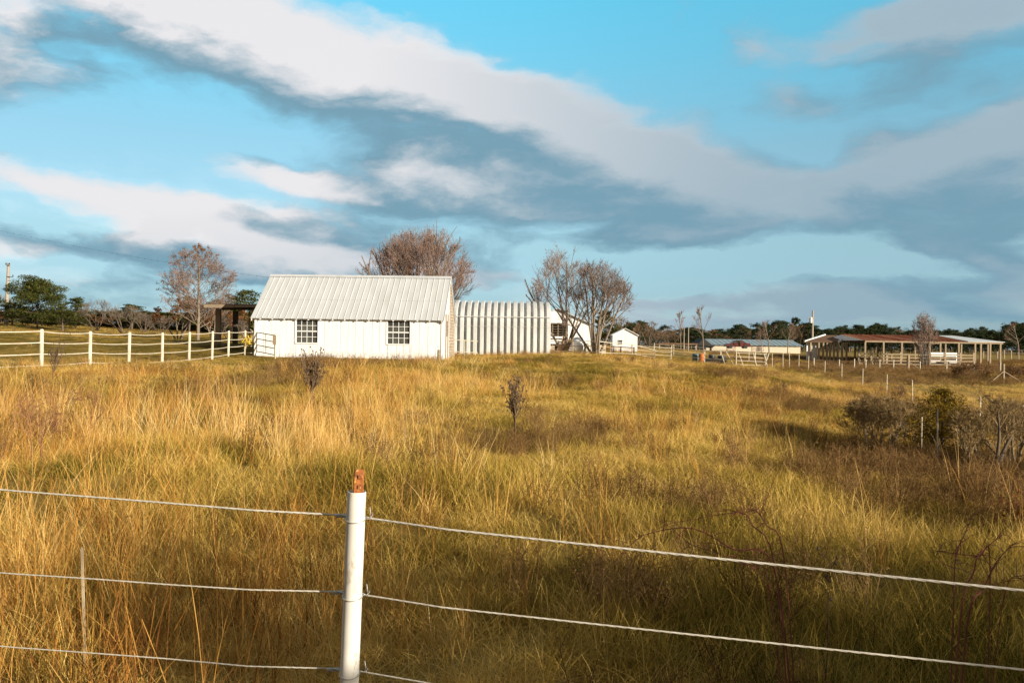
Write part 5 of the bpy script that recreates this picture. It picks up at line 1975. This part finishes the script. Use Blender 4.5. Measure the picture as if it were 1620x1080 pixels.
def blades(n, rad, lmin, lmax, wid, lean, curl, seed, mtl, up=0.0, segs=3):
    r = np.random.default_rng(seed)
    a = r.uniform(0, 6.28, n)
    rr = rad * np.sqrt(r.random(n))
    base = np.c_[np.cos(a) * rr, np.sin(a) * rr, np.full(n, -.03)]
    L = r.uniform(lmin, lmax, n)
    th = r.uniform(0, 6.28, n)
    ln = np.abs(r.normal(0, lean, n)) + .03
    cu = np.abs(r.normal(0, curl, n))
    wd = wid * r.uniform(.6, 1.3, n)
    fa = r.uniform(0, 6.28, n)
    side = np.c_[np.cos(fa), np.sin(fa), np.zeros(n)]
    V = []
    pos = base.copy()
    ang = ln.copy()
    rows = [pos.copy()]
    for s in range(segs):
        dirv = np.c_[np.sin(ang) * np.cos(th), np.sin(ang) * np.sin(th), np.cos(ang)]
        pos = pos + dirv * (L / segs)[:, None]
        rows.append(pos.copy())
        ang = np.minimum(ang + cu, 2.2)
    mb = MB()
    for s in range(segs):
        w0_ = wd * (1 - .75 * (s / segs) ** 1.5)
        w1_ = wd * (1 - .75 * ((s + 1) / segs) ** 1.5)
        V.append((rows[s] - side * w0_[:, None] / 2, rows[s] + side * w0_[:, None] / 2))
    V.append((rows[segs] - side * (wd * .12)[:, None], rows[segs] + side * (wd * .12)[:, None]))
    arr = np.stack([np.stack(v, 1) for v in V], 1).reshape(n, -1, 3)   # n, 2*(segs+1), 3
    m_ = arr.shape[1]
    q = []
    for s in range(segs):
        q.append(np.array([2 * s, 2 * s + 1, 2 * s + 3, 2 * s + 2]))
    q = (np.arange(n)[:, None, None] * m_ + np.array(q)[None]).reshape(-1, 4)
    mb.add(arr.reshape(-1, 3), q)
    return mb


def tuft_collection(name, specs, mtl):
    col = bpy.data.collections.new(name)
    for i, mb in enumerate(specs):
        o = bpy.data.objects.new('%s_%02d' % (name, i), mb.mesh(name, mtl))
        col.objects.link(o)
    return col


def scatter(name, label, cat, pts, rot, scl, idx, tint, col):
    me = bpy.data.meshes.new(name)
    me.vertices.add(len(pts))
    me.vertices.foreach_set('co', pts.astype(np.float32).ravel())
    for nm_, typ, arr, key in (('rot', 'FLOAT_VECTOR', rot, 'vector'), ('scl', 'FLOAT_VECTOR', scl, 'vector'), ('idx', 'INT', idx, 'value'), ('tint', 'FLOAT', tint, 'value')):
        at_ = me.attributes.new(nm_, typ, 'POINT')
        at_.data.foreach_set(key, np.ascontiguousarray(arr, np.int32 if typ == 'INT' else np.float32).ravel())
    o = bpy.data.objects.new(name, me)
    C.collection.objects.link(o)
    tag(o, label, cat, kind='stuff')
    ng = bpy.data.node_groups.new(name, 'GeometryNodeTree')
    ng.interface.new_socket('Geometry', in_out='INPUT', socket_type='NodeSocketGeometry')
    ng.interface.new_socket('Geometry', in_out='OUTPUT', socket_type='NodeSocketGeometry')
    a, b = ng.nodes.new('NodeGroupInput'), ng.nodes.new('NodeGroupOutput')
    ip = ng.nodes.new('GeometryNodeInstanceOnPoints')
    ci = ng.nodes.new('GeometryNodeCollectionInfo')
    ci.inputs['Collection'].default_value = col
    ci.inputs['Separate Children'].default_value = True
    ci.inputs['Reset Children'].default_value = True
    ng.links.new(a.outputs[0], ip.inputs['Points'])
    ng.links.new(ci.outputs[0], ip.inputs['Instance'])
    ip.inputs['Pick Instance'].default_value = True
    for nm_, typ, sock in (('rot', 'FLOAT_VECTOR', 'Rotation'), ('scl', 'FLOAT_VECTOR', 'Scale'), ('idx', 'INT', 'Instance Index')):
        na = ng.nodes.new('GeometryNodeInputNamedAttribute')
        na.data_type = typ
        na.inputs['Name'].default_value = nm_
        ng.links.new(na.outputs['Attribute'], ip.inputs[sock])
    ng.links.new(ip.outputs[0], b.inputs[0])
    md = o.modifiers.new('scatter', 'NODES')
    md.node_group = ng
    return o


def wedge(r, y0, y1, dens, half=0.72, pad=1.6):
    """random points of the ground seen from the road, with some margin to the sides"""
    A_ = half * (y1 ** 2 - y0 ** 2) + 2 * pad * (y1 - y0)
    n = int(A_ * dens)
    y = np.sqrt(r.random(n) * (y1 ** 2 - y0 ** 2) + y0 ** 2)
    x = (r.random(n) * 2 - 1) * (half * y + pad)
    return x, y


def keep_out(x, y):
    """no grass inside buildings"""
    k = np.ones(len(x), bool)
    hx, hy = (x - pl.x), (y - pl.y)
    k &= ~((hx > .1) & (hx < Lh - .1) & (hy > .3) & (hy < DEP))
    k &= ~((x > q0.x) & (x < q1.x) & (y > 59.6) & (y < 66))
    k &= ~((x > b0.x) & (x < b1.x) & (y > 70.1) & (y < 76))
    return k


WEEDS = [((px - 810) / F * d, d) for px, d in ((495, 17), (817, 14), (85, 20), (1241, 36), (1070, 44), (45, 10), (105, 11.5))]


def wclear(x, y):
    """lower growth just in front of the weeds that stand clear"""
    k = np.ones(len(x))
    for wx, wy in WEEDS:
        k = np.minimum(k, .42 + .58 * np.clip(np.hypot((x - wx * y / wy) / .8, (y - wy + 1.3) / 1.7) - .4, 0, 1))
    return k


def fields(x, y):
    """how golden (tall dry), how green, how weedy each spot is"""
    n1 = vnoise(x, y * .7, 3.2, 11)
    n2 = vnoise(x + 40, y, 1.1, 12)
    n3 = vnoise(x, y * .6, 7.0, 13)
    n4 = vnoise(x + 9, y, .6, 14)
    px = 810 + F * x / y
    left = np.clip((900 - px) / 900, 0, 1)
    near = np.clip((16 - y) / 12, 0, 1)
    tall = .42 * n1 + .28 * n2 + .3 * n3 + .22 * left * near - .10
    tall = tall + .10 * np.clip((y - 12) / 30, 0, 1)
    green = np.clip((.45 * n3 + .35 * n2 + .2 * n4 - .5) * 1.7 + .47, 0, 1)
    weed = .5 * vnoise(x - 30, y * .5, 2.6, 15) + .3 * vnoise(x, y, .9, 16) + .2 * n4
    right = np.clip((px - 1050) / 500, 0, 1)
    weed = weed + .16 * right * np.clip((30 - y) / 14, 0, 1) * np.clip((y - 9) / 6, 0, 1)
    ditch = np.clip((px - 1270) / 140, 0, 1) * np.clip((y - 9.5) / 3, 0, 1) * np.clip((21 - y) / 2, 0, 1)
    tall = tall - .25 * ditch
    weed = weed + .20 * ditch
    # low brown patches on the open slope
    weed = weed + .10 * np.clip((px - 620) / 200, 0, 1) * (vnoise(x + 11, y * .6, 4.2, 51) > .62) * (y > 8) * (y < 40)
    return tall, green, weed, ditch


gcol = tuft_collection('mat_tuft', [blades(74, .22, .14, .34, .0050, .60, .46, s, None) for s in range(4)] + [blades(60, .26, .20, .46, .0054, .50, .38, 10 + s, None) for s in range(3)], M['blade_green'])
tcol = tuft_collection('dry_tuft', [blades(13, .13, .55, 1.05, .0048, .15, .06, 20 + s, None, segs=4) for s in range(4)] + [blades(26, .16, .35, .75, .0052, .30, .18, 30 + s, None, segs=3) for s in range(3)], M['blade_gold'])
# dead forbs: little forked twigs
forb = []
for s in range(4):
    r = np.random.default_rng(300 + s)
    mb = MB()
    PL, RL = [], []
    for i in range(13):
        b = np.array([r.normal(0, .07), r.normal(0, .05), -.03])
        e = b + np.array([r.normal(0, .10), r.normal(0, .10), r.uniform(.25, .5)])
        PL.append([b, (b + e) / 2 + r.normal(0, .01, 3), e])
        RL.append([.0026, .0022, .0014])
        for j in range(6):
            f_ = r.uniform(.35, 1)
            q = b + (e - b) * f_
            e2 = q + np.array([r.normal(0, .06), r.normal(0, .06), r.uniform(.02, .12)])
            PL.append([q, (q + e2) / 2, e2])
            RL.append([.0015, .0013, .0009])
    mb.tubes(np.array(PL), np.array(RL), 3, cap=False)
    pts = np.array([p_[2] for p_ in PL])
    cards(mb, np.repeat(pts, 2, 0) + r.normal(0, .014, (len(pts) * 2, 3)), .015, r, aspect=.5)
    forb.append(mb)
fcol = tuft_collection('forb', forb, M['weed_stuff'])

r = np.random.default_rng(500)
BANDS = [(1.0, 6, 36, .95), (6, 14, 26, .95), (14, 28, 17, 1.08), (28, 56, 8.5, 1.35), (56, 130, 1.5, 2.3)]
acc = {k: [] for k in ('g', 't', 'f')}
for (y0, y1, den, sc) in BANDS:
    x, y = wedge(r, y0, y1, den)
    k = keep_out(x, y)
    x, y = x[k], y[k]
    tall, green, weed, ditch = fields(x, y)
    past = (x < -8) & (y > 29 + (x + 15) * -.3) if y1 > 28 else np.zeros(len(x), bool)     # grazed pasture behind the rail fence
    z = G(x, y) + bump(x, y)
    n = len(x)
    fen = np.where((x < -5) & (y > 21) & (y < 52), .62, 1.0)
    hs_ = fen * sc ** .35 * r.uniform(.7, 1.2, n) * np.interp(y, [2, 5, 9], [.62, .75, 1]) * (.55 + .9 * vnoise(x, y, 1.3 + .02 * y, 33)) * np.where(past, .45, 1.0) * np.interp(y, [4, 8, 15, 22, 40, 60, 130], [1, .82, .62, .48, .38, .40, .5]) * (1 - .5 * ditch) * wclear(x, y)
    tint = np.clip(.02 + .95 * green + .35 * (tall - .45) + r.normal(0, .13, n) + .14 * np.clip((y - 10) / 25, 0, 1) + .06 * np.clip((9 - y) / 5, 0, 1) - .26 * np.clip((x + .2) / 1.5, 0, 1) * np.clip((8.5 - y) / 3, 0, 1) - .34 * ditch - .05 * (y > 8), 0, 1)  # near right: blade colour lowered to deepen the shade; ditch growth darker too
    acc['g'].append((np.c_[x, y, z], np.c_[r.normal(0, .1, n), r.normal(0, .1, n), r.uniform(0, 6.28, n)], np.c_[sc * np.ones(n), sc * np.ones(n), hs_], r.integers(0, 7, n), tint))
    # tall dry stalks
    x, y = wedge(r, y0, y1, den * .62)
    k = keep_out(x, y)
    x, y = x[k], y[k]
    tall, green, weed, ditch = fields(x, y)
    past = (x < -8) & (y > 29 + (x + 15) * -.3) if y1 > 28 else np.zeros(len(x), bool)
    far = np.clip((y - 14) / 30, 0, 1)
    pr_k = np.clip((tall - .42) * 3.6, 0.05, 1) * np.interp(y, [2, 8, 12], [.42, .75, 1]) * np.where(y < 26, np.interp(810 + F * x / y, [450, 900], [1, .34]), 1) * np.where(past, .12, 1)
    k = r.random(len(x)) < pr_k
    x, y, tall, far, green = x[k], y[k], tall[k], far[k], green[k]
    n = len(x)
    hs_ = np.where((x < -5) & (y > 21) & (y < 52), .7, 1.0) * r.uniform(.6, 1.1, n) * (1 - .62 * far) * (.75 + .5 * np.clip(tall, 0, 1)) * wclear(x, y) * np.interp(y, [2, 3, 7], [.55, .70, 1])
    tint = np.clip(.10 + .75 * vnoise(x, y, 2.1, 21) + r.normal(0, .14, n) + .1 * far, 0, 1)
    acc['t'].append((np.c_[x, y, G(x, y) + bump(x, y)], np.c_[r.normal(0, .13, n), r.normal(.0, .13, n), r.uniform(0, 6.28, n)], np.c_[np.full(n, sc), np.full(n, sc), hs_], r.integers(0, 7, n), tint))
    # dead forbs
    x, y = wedge(r, y0, y1, den * (.5 if y1 < 60 else 1.3))
    k = keep_out(x, y)
    x, y = x[k], y[k]
    tall, green, weed, ditch = fields(x, y)
    past = (x < -8) & (y > 29 + (x + 15) * -.3) if y1 > 28 else np.zeros(len(x), bool)
    pr_k = np.clip((weed - .58) * 4.0, 0.012, 1) * np.interp(y, [3, 7], [.55, 1]) * np.where(past, .05, 1)
    # rank weeds beyond the wire fence and along the ditch
    fx = np.interp(y, [22, 26, 31, 37, 44, 51, 58, 65, 72, 80, 86, 130], [14.6, 15.5, 17.0, 18.8, 20.7, 22.4, 23.8, 25.1, 26.4, 27.6, 27.3, 27])
    pr_k = np.where((x > fx) & (y > 62), np.maximum(pr_k, .30 + .65 * (vnoise(x, y, 9, 41) > .38)), np.where(y > 56, pr_k * .4, pr_k))
    pr_k = np.where((y > 33) & (y < 50) & (x < 2), pr_k * .25, pr_k)
    pr_k = np.where(np.abs(x - fx) < .5, np.maximum(pr_k, .4), pr_k)
    k = r.random(len(x)) < pr_k
    x, y = x[k], y[k]
    n = len(x)
    hs_ = r.uniform(.6, 1.2, n) * np.where(y > 26, .9, 1)
    acc['f'].append((np.c_[x, y, G(x, y) + bump(x, y)], np.c_[r.normal(0, .15, n), r.normal(0, .15, n), r.uniform(0, 6.28, n)], np.c_[np.full(n, sc * 1.1), np.full(n, sc * 1.1), hs_], r.integers(0, 4, n), np.clip(r.normal(.5, .22, n) + .22 * (y > 50), 0, 1)))
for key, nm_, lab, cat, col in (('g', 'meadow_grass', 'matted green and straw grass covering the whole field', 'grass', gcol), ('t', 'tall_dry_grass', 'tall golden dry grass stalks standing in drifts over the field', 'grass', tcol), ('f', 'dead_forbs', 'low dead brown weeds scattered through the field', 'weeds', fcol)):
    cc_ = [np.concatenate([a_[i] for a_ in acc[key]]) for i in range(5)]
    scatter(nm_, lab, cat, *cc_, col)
    print(nm_, len(cc_[0]))

# ------------------------------------------------------------------ unseen hedge behind the camera, added and shaped to shade the near grass
hm = MB()
ht = MB()
r = np.random.default_rng(610)
x = -14.0
while x < 26:
    h_ = r.uniform(2.9, 3.3) + float(np.interp(x, [6.9, 8.0, 12, 24], [0, .95, 1.25, 1.5]))
    cx, cy = x, -3.4 + r.normal(0, .25)
    n = 1900
    v = r.normal(0, 1, (n, 3))
    v /= np.linalg.norm(v, axis=1, keepdims=True)
    p = np.array([cx, cy, h_ * .52]) + v * r.random((n, 1)) ** .4 * np.array([.75, .6, h_ * .5])
    cards(hm, p, .16, r)
    ht.tube([(cx, cy, -.1), (cx + .05, cy, h_ * .7)], [.05, .02], 6)
    if x > 7.6:
        top_ = h_ + r.uniform(.6, 1.5)
        for _ in range(9):
            q = np.array([cx + r.normal(0, .35), cy + r.normal(0, .25), h_ * .7])
            e = np.array([cx + r.normal(0, .7), cy + r.normal(0, .3), r.uniform(h_, top_)])
            ht.tube([q, (q + e) / 2 + r.normal(0, .05, 3), e], [.02, .014, .006], 4)
            m_ = 26
            pp = q + (e - q) * r.uniform(.3, 1.05, (m_, 1)) + r.normal(0, .16, (m_, 3))
            cards(hm, pp, .12, r)
    x += r.uniform(.5, .95)
he = thing('shade_hedge', 'unseen brown leafy hedge added behind the camera for foreground shade', 'hedge')
hm.build('foliage', M['leaf_brown'], he)
ht.build('stem', M['bark_dark'], he)

# dense evergreen beyond the right edge: shades the ditch
d = 10.0
ms = pine_meshes(900, 4.4, 4.5, 0.05, 30, 4, 80, 0.22)
t = thing('evergreen_tree', 'dense evergreen tree beyond the right edge above the ditch', 'tree', (16.8, 8.0, g1(16.8, 8.0)))
ms[0].build('trunk', M['bark_dark'], t, smooth=True)
ms[1].build('crown', M['needle'], t)
